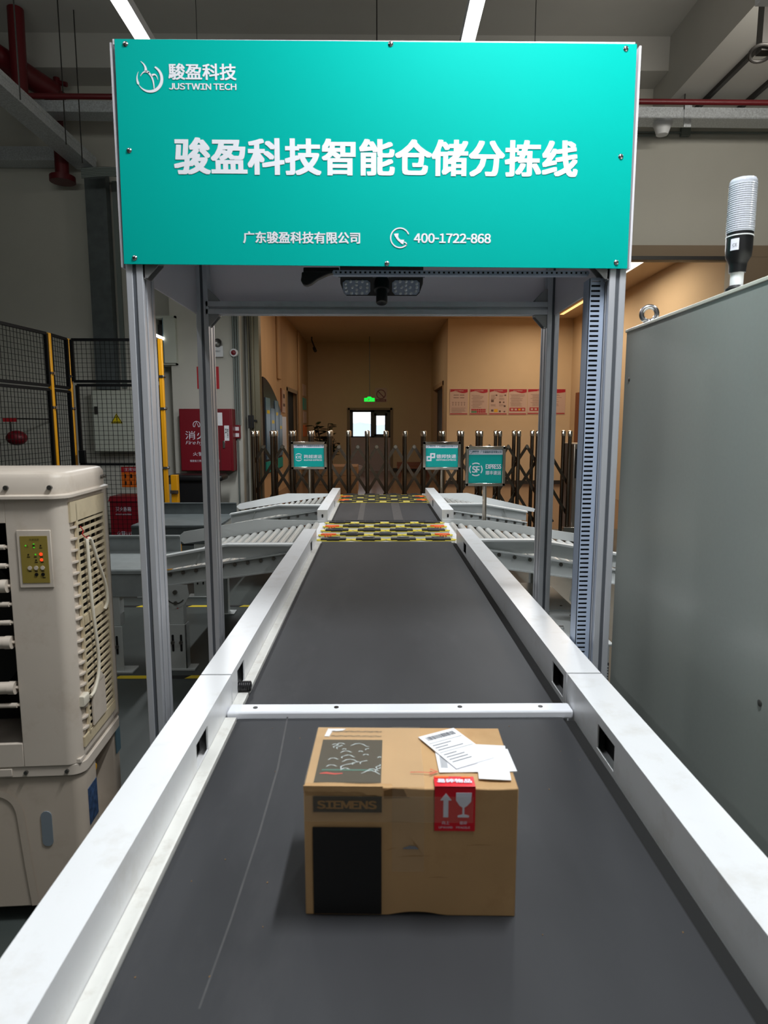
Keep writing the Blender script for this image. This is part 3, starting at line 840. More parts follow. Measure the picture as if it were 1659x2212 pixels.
for x, sx in ((-GX + PW, 1), (GX - PW, -1)):
    bracket(x, GF + .025, 2.036, sx, -1, M['cast']); bracket(x, GR + .025, 2.0, sx, -1, M['cast']); bracket(x, GR + .025, 2.05, sx, 1, M['cast'])


def duct_face(mb, o, u, v, L, n, w, a, b, th, fw):
    """slotted wall: strip below a, fingers from a to b, strip above b; u along length, v across"""
    o = Vector(o); u = Vector(u); v = Vector(v); w = Vector(w) * th / 2
    mb.obox(o + u * L / 2 + v * a / 2 + w, u * L / 2, v * a / 2, w); W = fw
    mb.obox(o + u * L / 2 + v * (b + W) / 2 + w, u * L / 2, v * (W - b) / 2, w)
    p = L / n
    for i in range(n + 1):
        c = o + u * min(max(p * i, p * .15), L - p * .15)
        mb.obox(c + v * (a + b) / 2 + w, u * (p * .29), v * (b - a) / 2, w)


dx0, dx1, dy0, dy1 = .652, .70, GF + .035, GF + .095
du = MB(); duct_face(du, (dx0, dy0, .62), (0, 0, 1), (1, 0, 0), 1.375, 92, (0, 1, 0), .005, .033, .002, dx1 - dx0)
du.box(dx0, dx0 + .002, dy0, dy1, .62, 1.995); du.box(dx0, dx1, dy1 - .002, dy1, .62, 1.995); du.box(dx1 - .002, dx1, dy0, dy1, .62, 1.995)
du_o = mk('cable_duct', du, M['duct'], ga, smooth=False, label='pale blue slotted cable duct')
mk('duct_interior', MB().box(dx0 + .004, dx1 - .004, dy0 + .02, dy1 - .004, .62, 1.99), M['hole_shade'], du_o, smooth=False)
hu = MB(); hx0, hx1 = -.135, .655; hz1 = PY(900, 584, GF + .06).z; hz0 = PY(900, 593, GF + .06).z; hh_ = hz1 - hz0
duct_face(hu, (hx0, GF + .06, hz0), (1, 0, 0), (0, 0, 1), hx1 - hx0, 52, (0, 1, 0), hh_ * .25, hh_ * .75, .002, hh_)
hu.box(hx0, hx1, GF + .06, GF + .085, hz0 - .002, hz0); hu.box(hx0, hx1, GF + .083, GF + .085, hz0, hz1)
hu_o = mk('cable_duct', hu, M['duct'], ga, smooth=False)
mk('duct_interior', MB().box(hx0 + .002, hx1 - .002, GF + .066, GF + .08, hz0 + .002, hz1 - .001), M['hole_shade'], hu_o, smooth=False)

# scanner head hanging in the gantry
sc = T('barcode_scanner', 'black overhead barcode scanner with two light panels under the gantry roof', 'scanner', (.015, 2.24, 2.0))
th = math.radians(24); su = Vector((1, 0, 0)); sv = Vector((0, -math.sin(th), math.cos(th))); sn = su.cross(sv)  # face normal, towards the camera and down
sn = Vector((0, -math.cos(th), -math.sin(th))); sv = Vector((0, -math.sin(th), math.cos(th)))
so = Vector((.0155, 2.25, 2.018))
body = MB(); body.prism([(-.138, .055), (.138, .055), (.138, .0), (.128, -.03), (.118, -.04), (-.118, -.04), (-.128, -.03), (-.138, .0)], so, su, sv, -sn * .05)
mk('body', body, M['black_plastic'], sc, bevel=.002)
for cx in (-.084, .081):
    lp_ = mk('light_panel', MB().prism([(-.046, .015), (-.036, .023), (.036, .023), (.046, .015), (.046, -.013), (.036, -.024), (-.036, -.024), (-.046, -.013)], so + su * cx + sv * -.011 + sn * .0005, su, sv, sn * .003), M['led_panel'], sc)
    proto = None
    for (lx, ly) in [(-.036, .012), (-.036, 0), (-.034, -.012), (.036, .012), (.036, 0), (.034, -.012), (-.02, .019), (0, .019), (.02, .019), (-.018, -.019), (0, -.019), (.018, -.019), (-.014, 0), (.014, 0), (0, .008), (0, -.008)]:
        p = so + su * (cx + lx) + sv * (-.011 + ly)
        q = mk('led', MB().lathe(p + sn * .003, sn, [(.0055, 0), (.005, .002), (.002, .0035)], 10), M['led_lens'], lp_)
lens = MB(); lens.lathe(so + sv * -.006 + sn * .0, (0, -.35, -1), [(.026, -.02), (.026, .018), (.019, .02), (.019, .06), (.017, .064), (.0001, .06)], 24)
mk('lens_barrel', lens, M['black_plastic'], sc)
text(sc, 'HIKROBOT', so + sv * .0235, .06, .0075, M['logo_grey'], u=-su, v=-sv, lift=.001)
mk('side_screws', MB().cyl(so + su * -.138 + sv * .02 - sn * .02, so + su * -.145 + sv * .02 - sn * .02, .004).cyl(so + su * .138 + sv * .02 - sn * .02, so + su * .145 + sv * .02 - sn * .02, .004), M['black_metal'], sc)
mk('hanger', MB().box(-.12, -.10, 2.28, 2.30, 2.03, 2.60).box(.13, .15, 2.28, 2.30, 2.03, 2.60).box(-.14, .17, 2.27, 2.31, 2.56, 2.60), M['black_metal'], sc)
a0 = PY(652, 604, 2.16)
ar = MB(); ar.prism([(-.0, .024), (.112, .024), (.085, .018), (.05, .002), (.03, -.012), (.014, -.018), (.003, -.014), (-.004, -.002), (-.001, .01)], (a0.x, 2.16, a0.z), (1, 0, 0), (0, 0, 1), (0, .03, 0))
ar.box(a0.x + .005, a0.x + .12, 2.16, 2.19, a0.z + .022, 2.05)
mk('sensor_arm', ar, M['black_plastic'], ga, bevel=.003)

# ------------------------------------------------------------------ teal sign on the gantry
sg_ = T('company_sign', 'large teal sign board with white lettering on the front of the gantry', 'sign', (0, GF, 2.33))
SY = GF - .012
pb = MB(); c4 = [PY(247, 84, SY), PY(1376, 95, SY), PY(1355, 580, SY), PY(268, 570, SY)]
pb.add([c4[0], c4[1], c4[2], c4[3]] + [Vector((p.x, SY + .004, p.z)) for p in c4], [(0, 3, 2, 1), (4, 5, 6, 7), (0, 1, 5, 4), (1, 2, 6, 5), (2, 3, 7, 6), (3, 0, 4, 7)])
mk('panel', pb, M['teal'], sg_, smooth=False)
tilt = math.atan2((c4[1] - c4[0]).z, (c4[1] - c4[0]).x)
U = Vector((math.cos(tilt), 0, math.sin(tilt))); V = Vector((-math.sin(tilt), 0, math.cos(tilt)))


def on(px, py): return PY(px, py, SY)


def sign_text(s, x0, y0, x1, y1, bold, name='lettering', dy=0):
    a = on(x0, y0); b = on(x1, y1)
    return text(sg_, s, (a + b) / 2, (b.x - a.x), (a.z - b.z), M['letter'], U, V, bold)


sign_text('骏盈科技智能仓储分拣线', 374, 297, 1247, 383, .034)
sign_text('駿盈科技', 363, 137, 511, 174, .026)
sign_text('JUSTWIN TECH', 365, 180, 511, 195, .035)
sign_text('广东骏盈科技有限公司', 525, 500, 778, 527, .028)
sign_text('400-1722-868', 894, 504, 1060, 526, .035)
lo = on(323, 166); logo(sg_, lo, .082, M['letter'], U, V)
ph = on(864, 514); k = .0275
pm = MB(); pm.ribbon(arc(0, 0, k, 22, 318, 40), .0035, ph, U, V, (0, -.0015, 0))
pm.ribbon(bez((-.011, .012), (-.010, -.008), (.011, -.012), 12), [.013, .0125, .011, .008, .007, .0066, .0065, .0066, .007, .008, .011, .0125, .013], ph, U, V, (0, -.0015, 0))
pm.ribbon(bez((.012, -.012), (.021, -.013), (.019, -.021), 8), .003, ph, U, V, (0, -.0015, 0))
mk('phone_icon', pm, M['letter'], sg_, smooth=False)
for px, py in ((271, 95), (844, 95), (1352, 105), (279, 325), (1341, 338), (291, 557), (836, 569), (1331, 567)):
    p = on(px, py)
    w = mk('screw', MB().lathe(p, (0, -1, 0), [(.0075, 0), (.0075, .0012), (.005, .004), (.0025, .0045)], 14), M['steel'], sg_)
    mk('screw_recess', MB().cyl(p + Vector((0, -.0044, 0)), p + Vector((0, -.0049, 0)), .002, n=6), M['hole_shade'], w)

# ------------------------------------------------------------------ carton on the belt
cw, cd, ch = .344, .205, .226
carton = T('shipping_carton', 'brown taped cardboard carton with black print and red fragile sticker on the near belt', 'box', (0, 0, 0))
cb_ = MB()
nx = 28
topz = lambda x: ch + (.0022 * math.sin(x * 55) + (.003 if -.172 < x < -.045 else 0) * math.sin((x + .172) * 40))
# walls built as a skin with a wavy front top edge
fv = []
for i in range(nx + 1):
    x = -cw / 2 + cw * i / nx
    bz = .006 * max(0, 1 - ((x - .01) / .045) ** 2)
    fv.append((x, bz, ch - .0012 - .001 * math.sin(x * 60) - (.001 if x > -.045 else 0)))
vs = []
for x, b, t in fv: vs += [(x, 0, b), (x, -.0015 * math.sin(x * 23 + 1), ch * .5), (x, 0, t), (x, cd, ch), (x, cd, 0)]
fs = []
for i in range(nx):
    for k in range(4): fs.append((i * 5 + k, i * 5 + k + 1, i * 5 + 5 + k + 1, i * 5 + 5 + k))
fs.append((0, 1, 2, 3, 4)); e = nx * 5; fs.append((e + 4, e + 3, e + 2, e + 1, e)); 
for i in range(nx): fs.append((i * 5 + 4, i * 5, i * 5 + 5, i * 5 + 9))
cb_.add(vs, fs)
mk('carton_body', cb_, M['card'], carton, bevel=.0015)
Cx = (1, 0, 0); Cz = (0, 0, 1); Cy = (0, 1, 0)
# raised ragged flap edge along the front of the top
fl = MB(); P = [(-cw / 2, 0)]
for i in range(15): P.append((-cw / 2 + .127 * i / 14, -.0 - .004 * abs(math.sin(i * 1.3)) - .006 * (i / 14)))
P += [(-cw / 2 + .127, .012), (-cw / 2, .012)]
fl.prism([(a, b) for a, b in P], (0, -.002, ch - .002), (1, 0, 0), (0, 0, 1), (0, .002, 0))
fl = MB(); fp = [(-.172 + .127 * i / 16, -.006 - .003 * abs(math.sin(i * .9)) - .006 * (i > 12)) for i in range(17)]
fl.prism(fp + [(-.045, .002), (-.172, .002)], (0, -.0025, ch), (1, 0, 0), (0, 0, 1), (0, .002, 0)); mk('torn_flap', fl, M['card'], carton, smooth=False)
ft = MB(); ft.prism([(-.043, -.002), (-.03, .002), (-.012, .001), (-.006, -.012), (.0, -.014), (-.043, -.016)], (0, -.0008, ch - .004), (1, 0, 0), (0, 0, 1), (0, .0006, 0)); mk('flap_shadow_gap', ft, M['card_shade'], carton, smooth=False)
# printed black fields
rect(carton, 'black_print', (-.1025, -.0018, .0805), .111, .153, M['ink_black'], th=.0012)
bp_ = rect(carton, 'name_print', (-.1015, -.0018, .197), .110, .027, M['ink_black'], th=.0012)
text(bp_, 'SIEMENS', (-.1025, -.003, .197), .096, .015, M['ink_brown'], bold=.06)
tp = rect(carton, 'black_print', (-.1025, .083, ch), .109, .142, M['ink_black'], u=Cx, v=Cy, th=.0008)
rr = random.Random(5)
wr = MB()
for i in range(24):
    x = -.152 + .1 * rr.random(); y = .03 + .105 * rr.random(); a = rr.choice([.3, .5, 1.2, 1.5, .4]); L = .008 + .03 * rr.random()
    pts = [(x + L * t * math.cos(a + .5 * math.sin(6 * t)), min(.15, y + L * t * math.sin(a + .4 * math.sin(5 * t)))) for t in [j / 6 for j in range(7)]]
    wr.ribbon([(min(p[0], -.05), p[1]) for p in pts], [.0006, .0016, .0022, .0012, .002, .0014, .0005], (0, 0, ch + .0009), Cx, Cy, (0, 0, .0012))
mk('wrinkle_shine', wr, M['shine'], tp)
st = MB(); st.box(-.148, -.062, .046, .050, ch + .0008, ch + .0014); mk('colour_streak', st, M['teal_ink'], tp)
st = MB(); st.ribbon([(-.150, .036), (-.14, .038), (-.125, .035), (-.112, .037)], [.002, .005, .004, .002], (0, 0, ch + .001), Cx, Cy, (0, 0, .0006)); mk('colour_streak', st, M['ink_red'], tp)
# thin printed rules, white corner
for y in (.168, .186):
    ln = MB(); ln.ribbon([(-.145 + .095 * i / 20, y + .0012 * math.sin(i * 1.9)) for i in range(21)], [.001 + .0012 * abs(math.sin(i * 1.3)) for i in range(21)], (0, 0, ch + .0008), Cx, Cy, (0, 0, .0006)); mk('printed_rule', ln, M['ink_black'], carton)
mk('paper_corner', MB().prism([(-.152, .196), (-.118, .196), (-.125, .188), (-.143, .186), (-.147, .166), (-.156, .166)], (0, 0, ch), Cx, Cy, (0, 0, .0014)), M['paper'], carton)
# tape strips
tpm = MB(); tpm.box(-.03, .022, -.0008, cd + .0008, ch + .0005, ch + .001); tpm.box(-.03, .022, -.0022, -.0016, .08, ch + .0005)
mk('packing_tape', tpm, M['tape'], carton, smooth=False)
tpm = MB(); tpm.box(-.172, .1, -.0046, -.0042, .168, .212); mk('packing_tape', tpm, M['tape'], carton, smooth=False)
tpm = MB(); tpm.box(-.172, -.03, .005, .20, ch + .0022, ch + .0026); mk('packing_tape', tpm, M['tape'], carton, smooth=False)
gm = MB(); gm.ribbon([(-.012, .122), (-.002, .124), (.008, .1235), (.012, .121)], [.002, .006, .005, .002], (0, -.003, 0), Cx, Cz, (0, -.001, 0)); mk('tape_crease_glare', gm, M['steel'], carton)  # steel ribbon laid on for the glare spot of the tape
for (x0, z0, x1, z1) in ((-.04, .118, -.02, .123), (-.02, .107, .03, .109), (.09, .128, .13, .129), (.03, .071, .06, .071), (-.035, .168, .0, .167), (0, .14, .02, .11)):
    cr = MB(); cr.ribbon([(x0, z0), ((x0 + x1) / 2, (z0 + z1) / 2 + .001), (x1, z1)], [.0004, .0011, .0004], (0, -.0028, 0), Cx, Cz, (0, -.0008, 0)); mk('tape_crease_glare', cr, M['ink_brown'], carton)

# shipping labels, overlapping
an = math.radians(-32); u1 = Vector((math.cos(an), math.sin(an), 0)); v1 = Vector((-math.sin(an), math.cos(an), 0))
lb2 = rect(carton, 'shipping_label', (.112, .083, ch), .13, .075, M['paper'], u=(1, .04, 0), v=(-.04, 1, 0), th=.0012)
lb3 = rect(carton, 'shipping_label', (.142, .078, ch + .0012), .052, .115, M['paper'], u=(1, -.08, 0), v=(.08, 1, 0), th=.001)
lb1 = rect(carton, 'shipping_label', (.082, .125, ch + .0022), .078, .125, M['paper'], u=Vector((math.cos(.5), math.sin(.5), 0)), v=Vector((-math.sin(.5), math.cos(.5), 0)), th=.0012)
uu = Vector((math.cos(.5), math.sin(.5), 0)); vv = Vector((-math.sin(.5), math.cos(.5), 0)); oo = Vector((.082, .125, ch + .0036))
bc = MB(); x = -.03
while x < .03:
    w_ = rr.choice([.0006, .001, .0016]); bc.obox(oo + uu * (x + w_ / 2) + vv * .047, uu * w_ / 2, vv * .0065, Vector((0, 0, .0002))); x += w_ + rr.choice([.0006, .0009, .0014])
for i in range(9):
    L = .02 + .035 * rr.random(); y = .03 - .009 * i
    if i in (0, 4): bc.obox(oo + vv * y, uu * .035, vv * .0004, Vector((0, 0, .0002)))
    else: bc.obox(oo + uu * (-.033 + L / 2) + vv * y, uu * L / 2, vv * .0011, Vector((0, 0, .0002)))
mk('label_print', bc, M['ink_grey'], lb1)
b2 = MB()
for i in range(10): b2.box(.052 + .0, .052 + .012, .058 + .004 * i, .0595 + .004 * i, ch + .0012, ch + .0016)
mk('label_print', b2, M['ink_grey'], lb2)
rm = MB(); rm.ribbon([(.0, .042), (.015, .043), (.03, .041), (.044, .044)], .0016, (0, 0, ch + .0008), Cx, Cy, (0, 0, .0008)); rm.ribbon([(.034, .052), (.046, .044), (.032, .036)], .002, (0, 0, ch + .0008), Cx, Cy, (0, 0, .0008))
mk('pen_arrow', rm, M['ink_red'], carton)
# fragile sticker folded over the front edge
sx0, sx1 = .038, .103
stk = MB(); stk.box(sx0, sx1, -.0035, -.002, .153, ch + .0026); stk.box(sx0, sx1, -.0035, .028, ch + .0012, ch + .0026)
fs_ = mk('fragile_sticker', stk, M['red_sticker'], carton, label='red fragile sticker with arrow and glass')
ic = MB(); o_ = (0, -.0036, 0)
ic.prism([(-.004, -.021), (.004, -.021), (.004, .008), (.009, .008), (0, .02), (-.009, .008), (-.004, .008)], (.056, -.0036, .198), Cx, Cz, (0, -.0006, 0))
ic.prism([(-.012, .021), (.013, .021), (.012, .006), (.006, -.001), (.0015, -.004), (.0015, -.016), (.009, -.018), (.009, -.021), (-.009, -.021), (-.009, -.018), (-.0015, -.016), (-.0015, -.004), (-.006, -.001), (-.012, .008)], (.084, -.0036, .198), Cx, Cz, (0, -.0006, 0))
mk('sticker_icon', ic, M['sign_white'], fs_, smooth=False)
text(fs_, '易碎物品', (.0705, .013, ch + .0026), .056, .012, M['sign_white'], u=Cx, v=Cy, bold=.04)
text(fs_, '向上', (.056, -.0036, .168), .012, .006, M['sign_white']); text(fs_, '易碎', (.084, -.0036, .168), .012, .006, M['sign_white'])
text(fs_, 'UPWARD', (.056, -.0036, .160), .022, .0035, M['sign_white']); text(fs_, 'FRAGILE', (.084, -.0036, .160), .022, .0035, M['sign_white'])
mk('orange_tag', MB().box(.040, .062, .0225, .0275, ch + .0028, ch + .0034).box(.083, .098, .023, .027, ch + .0028, ch + .0034), M['orange'], fs_)
carton.location = (.053, .968, BZ + .0003); carton.rotation_euler = (0, 0, math.radians(-1.4))

# ------------------------------------------------------------------ evaporative air cooler
ac = T('air_cooler', 'cream evaporative air cooler on casters beside the conveyor', 'air cooler', (0, 0, 0))
ACW, ACD = .80, .36
S0 = 1.0
zb, zs_, zl, zt_ = .055, .545, 1.345, 1.415   # tank bottom, seam, lid bottom, lid top
# local frame: front face at y=0, near corner at x=0, body to -x and +y
def rbox(x0, x1, y0, y1, r, z0, z1, mb=None, tb=0.0):
    mb = mb or MB(); P = rrect(x1 - x0, y1 - y0, r, 6, (x0 + x1) / 2, (y0 + y1) / 2)
    mb.prism(P, (0, 0, z0), (1, 0, 0), (0, 1, 0), (0, 0, z1 - z0)); return mb
ox0, ox1, oz0, oz1 = -.62, -.163, .60, 1.27   # outlet opening
# tank
tkp = [(-.035 + .035 * math.sin(math.radians(a)), .047 - .035 * math.cos(math.radians(a))) for a in range(0, 91, 10)]
tkp = [(-ACW, .012)] + tkp + [(0, .118), (-.004, .128), (-.07, .145), (-.075, .16), (-.075, .275), (-.07, .29), (-.006, .303), (0, .312), (0, ACD - .02), (-.014, ACD - .006), (-ACW, ACD - .006)]
tm_ = MB(); tm_.prism(tkp, (0, 0, zb), (1, 0, 0), (0, 1, 0), (0, 0, zs_ - .05 - zb)); mk('water_tank', tm_, M['cooler_tank'], ac, bevel=.004)
mk('tank_rim', rbox(-ACW - .008, .008, .004, ACD + .002, .04, zs_ - .055, zs_ - .02).box(-.7, -.2, 0.0, .004, zs_ - .05, zs_ - .025), M['cooler'], ac, bevel=.005)
for x in (-.16, -.04): mk('rim_screw', MB().cyl((x, .004, zs_ - .038), (x, -.003, zs_ - .038), .006, n=10), M['bolt'], ac)
# raised arch moulding on the tank
am = MB(); am.ribbon(bez((-.34, .43), (-.20, .47), (-.19, .36), 10) + [(-.178, .2), (-.165, .06)], .022, (0, .012, 0), (1, 0, 0), (0, 0, 1), (0, -.004, 0))
mk('tank_groove', am, M['cooler_tank'], ac)
mk('level_window', MB().prism(rrect(.032, .115, .0155, 6), (-.115, .012, .315), (1, 0, 0), (0, 0, 1), (0, -.003, 0)), M['tank_window'], ac)
# upper housing: four corner walls around outlet and side grille openings
gy0, gy1, gz0, gz1 = .045, .30, .585, 1.315
hb_ = MB()
hb_.box(-ACW, ox0, 0, .012, zs_ - .02, zl).box(ox0, ox1, 0, .012, oz1, zl).box(ox0, ox1, 0, .012, zs_ - .02, oz0)
pc = [(ox1, 0)] + [(-.04 + .04 * math.sin(math.radians(a)), .04 - .04 * math.cos(math.radians(a))) for a in range(0, 91, 10)] + [(-.012, .04)] + [(-.04 + .028 * math.sin(math.radians(a)), .04 - .028 * math.cos(math.radians(a))) for a in range(90, -1, -10)] + [(ox1, .012)]
hb_.prism(pc, (0, 0, zs_ - .02), (1, 0, 0), (0, 1, 0), (0, 0, zl - zs_ + .02))
hb_.box(-.012, 0, gy1, ACD, zs_ - .02, zl).box(-.012, 0, .04, gy1, gz1, zl).box(-.012, 0, .04, gy1, zs_ - .02, gz0)
hb_.box(-ACW, -.0, ACD - .012, ACD, zs_ - .02, zl).box(-ACW, -ACW + .012, 0, ACD, zs_ - .02, zl)
hb_.box(-ACW, 0, .01, ACD, zs_ - .02, zs_ - .005)
mk('housing', hb_, M['cooler'], ac, bevel=.002)
# dark interior: fan drum and baffle
mk('fan_drum', MB().cyl((-.45, .12, .93), (-.45, .30, .93), .27, n=40), M['hole_shade'], ac)
mk('interior_baffle', MB().box(-ACW + .02, -.03, .30, .31, zs_, zl - .01).box(-.06, -.05, .02, .3, zs_, zl - .01), M['hole_shade'], ac)
for x in (-.36, -.53): mk('vertical_vane', MB().box(x - .006, x + .006, .03, .07, oz0 + .02, oz1 - .02), M['cooler'], ac)
# horizontal outlet vanes
for z, thick in ((1.20, 0), (1.145, 0), (1.085, 1), (1.03, 0), (.975, 0), (.915, 1), (.775, 1), (.72, 0)):
    mb = MB()
    r = .018 if thick else .007
    mb.cyl((ox0 + .01, .004, z), (ox1 - .026, .004, z), r, n=14); mb.cyl((ox1 - .028, .004, z), (ox1 - .008, .004, z), r * 1.08, n=14); mb.cyl((ox1 - .01, .006, z), (ox1 + .002, .006, z), .005, n=8)
    mk('outlet_vane', mb, M['cooler'], ac)
# lid
ld = MB(); P = rrect(ACW + .03, ACD + .03, .05, 6, -ACW / 2, ACD / 2); P2 = rrect(ACW - .02, ACD - .03, .04, 6, -ACW / 2, ACD / 2); n_ = len(P)
P1 = rrect(ACW + .01, ACD + .01, .05, 6, -ACW / 2, ACD / 2)
vs = [(x, y, zl - .004) for x, y in P] + [(x, y, zl + .004) for x, y in P] + [(x, y, zl + .008) for x, y in P1] + [(x, y, zt_ - .016) for x, y in P1] + [(x, y, zt_ - .004) for x, y in rrect(ACW - .005, ACD - .005, .045, 6, -ACW / 2, ACD / 2)] + [(x, y, zt_) for x, y in P2]
fs = [tuple(range(n_ - 1, -1, -1)), tuple(range(5 * n_, 6 * n_))]
for k in range(5): fs += [(k * n_ + i, k * n_ + (i + 1) % n_, (k + 1) * n_ + (i + 1) % n_, (k + 1) * n_ + i) for i in range(n_)]
ld.add(vs, fs); lid = mk('lid', ld, M['cooler'], ac)
for x in (-.15, -.03): mk('lid_screw', MB().cyl((x, -.004, zl + .028), (x, -.012, zl + .028), .007, n=10), M['bolt'], lid)
for y in (.30, .325): mk('lid_screw', MB().cyl((.004, y, zl + .035), (.011, y, zl + .035), .006, n=10), M['bolt'], lid)
# side grille
gr = MB()
gr.box(0, .006, gy0 - .01, gy1 + .012, gz1 - .05, gz1 + .01).box(0, .006, gy0 - .01, gy1 + .012, gz0 - .02, gz0 + .012).box(0, .004, gy1, gy1 + .014, gz0, gz1)
gr.box(-.002, .006, gy0 + .03, gy0 + .04, gz0, gz1).box(.0, .006, gy0 + .045, gy1, .935, .965)
nl = 30
for i in range(nl):
    z = gz0 + .02 + (gz1 - gz0 - .08) * i / (nl - 1)
    gr.box(-.001, .004, gy0 + .04, gy1, z - .0045, z + .0045)
for y in (.13, .18, .23, .275): gr.box(-.016, -.012, y - .0025, y + .0025, gz0, gz1 - .04)
gro = mk('side_grille', gr, M['cooler_grille'], ac, smooth=False)
fsn = MB()
for i in range(19):
    z = gz0 + .03 + (gz1 - gz0 - .1) * i / 18
    fsn.prism([(0, 0), (-.0, .04), (.010, .034), (.012, .02), (.008, .006)], (-.004, gy0 - .003, z), (1, 0, 0), (0, 1, 0), (0, 0, .005))
fsn.box(-.008, -.004, gy0 - .005, gy0 + .034, gz0, gz1 - .05)
mk('corner_fins', fsn, M['cooler'], ac, smooth=False)
mk('grille_backing', MB().box(-.03, -.028, gy0 + .03, gy1, gz0, gz1), M['hole_shade'], ac, smooth=False)
mk('card_pocket', MB().box(.007, .012, .10, .21, gz0 + .02, gz0 + .145).prism([(0, 0), (.05, .04), (.09, 0)], (.012, .11, gz0 + .145), (0, 1, 0), (0, 0, 1), (.002, 0, 0)), M['cooler'], ac)
# control panel
cpm = MB(); cpm.box(-.134, -.038, -.004, 0, 1.08, 1.25); cp = mk('control_panel', cpm, M['cooler'], ac, bevel=.003)
mk('keypad', MB().box(-.124, -.048, -.0055, -.004, 1.095, 1.233), M['gold_panel'], cp, smooth=False)
text(cp, '环保空调', (-.084, -.0056, 1.223), .026, .006, M['ink_black'])
kp = lambda x, z: (-.124 + .076 * x, -.0056, 1.233 - .138 * z)
for x, z in ((.75, .2), (.28, .39), (.55, .51)):
    p = kp(x, z); mk('indicator', MB().cyl(p, (p[0], p[1] - .001, p[2]), .0022, n=10), M['ink_black'], cp)
for x, z, r in ((.74, .385, .0046), (.75, .505, .0042)):
    p = kp(x, z); mk('indicator', MB().cyl(p, (p[0], p[1] - .001, p[2]), r, n=12), M['led_red'], cp, label='lit red indicator')
for x, z in ((.2, .2), (.5, .17), (.5, .24), (.54, .39)):
    p = kp(x, z); mk('indicator', MB().cyl(p, (p[0], p[1] - .001, p[2]), .002, n=8), M['led_green'], cp)
text(cp, '1.', kp(.28, .21), .006, .006, M['ink_black']); text(cp, '※', kp(.5, .2), .008, .008, M['ink_black'])
for x in (.3, .53, .77):
    p = kp(x, .675); mk('button', MB().cyl(p, (p[0], p[1] - .002, p[2]), .0058, n=16), M['cooler'], cp)
for x in (.53, .77):
    p = kp(x, .815); mk('button', MB().cyl(p, (p[0], p[1] - .002, p[2]), .005, n=16), M['black_plastic'], cp)
tb = MB()
for x, z in ((.75, .25), (.28, .44), (.53, .44), (.76, .44), (.55, .555), (.77, .555), (.3, .745), (.53, .745), (.77, .745), (.8, .885)):
    p = kp(x, z); tb.box(p[0] - .004, p[0] + .004, p[1] - .0006, p[1], p[2] - .001, p[2] + .001)
mk('keypad_print', tb, M['ink_black'], cp)
# hanging power cord with plug
cdp = [(.012, .12, 1.20), (.018, .115, 1.19), (.02, .112, 1.10), (.02, .118, 1.0), (.02, .13, .92), (.02, .145, .82), (.02, .135, .76), (.018, .10, .72), (.016, .07, .713)]
def smooth_pts(P, n=6):
    out = []
    for i in range(len(P) - 1):
        p0 = Vector(P[max(i - 1, 0)]); p1 = Vector(P[i]); p2 = Vector(P[i + 1]); p3 = Vector(P[min(i + 2, len(P) - 1)])
        for k in range(n):
            t = k / n
            out.append(.5 * ((2 * p1) + (p2 - p0) * t + (2 * p0 - 5 * p1 + 4 * p2 - p3) * t * t + (3 * p1 - p0 - 3 * p2 + p3) * t ** 3))
    return out + [Vector(P[-1])]
pc_ = T('power_cord', 'cream power cord tied to the side grille of the air cooler', 'cord', (0, 0, 0))
cord = MB(); cord.tube(smooth_pts(cdp), .0055, 10)
cord.tube(smooth_pts([(.016, .118, 1.198), (.02, .14, 1.195), (.022, .18, 1.12), (.022, .235, 1.03), (.02, .25, .97), (.014, .24, .945)]), .0055, 10)
mk('cable', cord, M['cooler_cord'], pc_)
mk('plug', MB().prism(rrect(.034, .02, .006, 4), (.004, .07, .713), (0, 0, 1), (1, 0, 0), (0, -.04, 0)), M['cooler_cord'], pc_, bevel=.002)
tie = MB(); tie.tube(smooth_pts([(.01, .09, 1.245), (.014, .10, 1.23), (.012, .098, 1.22), (.018, .115, 1.205), (.02, .125, 1.2), (.016, .13, 1.21)]), .0016, 6); mk('wire_tie', tie, M['ink_red'], pc_)
# lower right side: recess, sticker, drain knob, casters
mk('spec_sticker', MB().box(.0, .002, .045, .115, .30, .42), M['sticker_blue'], ac, smooth=False)
mk('side_sticker', MB().box(.0, .004, .305, .345, .40, .50), M['blue_plate'], ac, smooth=False)
mk('drain_knob', MB().lathe((-.02, .135, .445), (1, 0, 0), [(.012, 0), (.014, .008), (.01, .014)], 14), M['yellow_knob'], ac)
for x in (-.72, -.09):
    for y in (.07, .29):
        mk('caster', MB().cyl((x - .012, y, .028), (x + .012, y, .028), .028, n=20).box(x - .018, x + .018, y - .012, y + .02, .03, .06), M['black_plastic'], ac)
for r_ in (ac, pc_):
    r_.location = (-.905, 1.86, 0); r_.rotation_euler = (0, 0, math.radians(3.5))

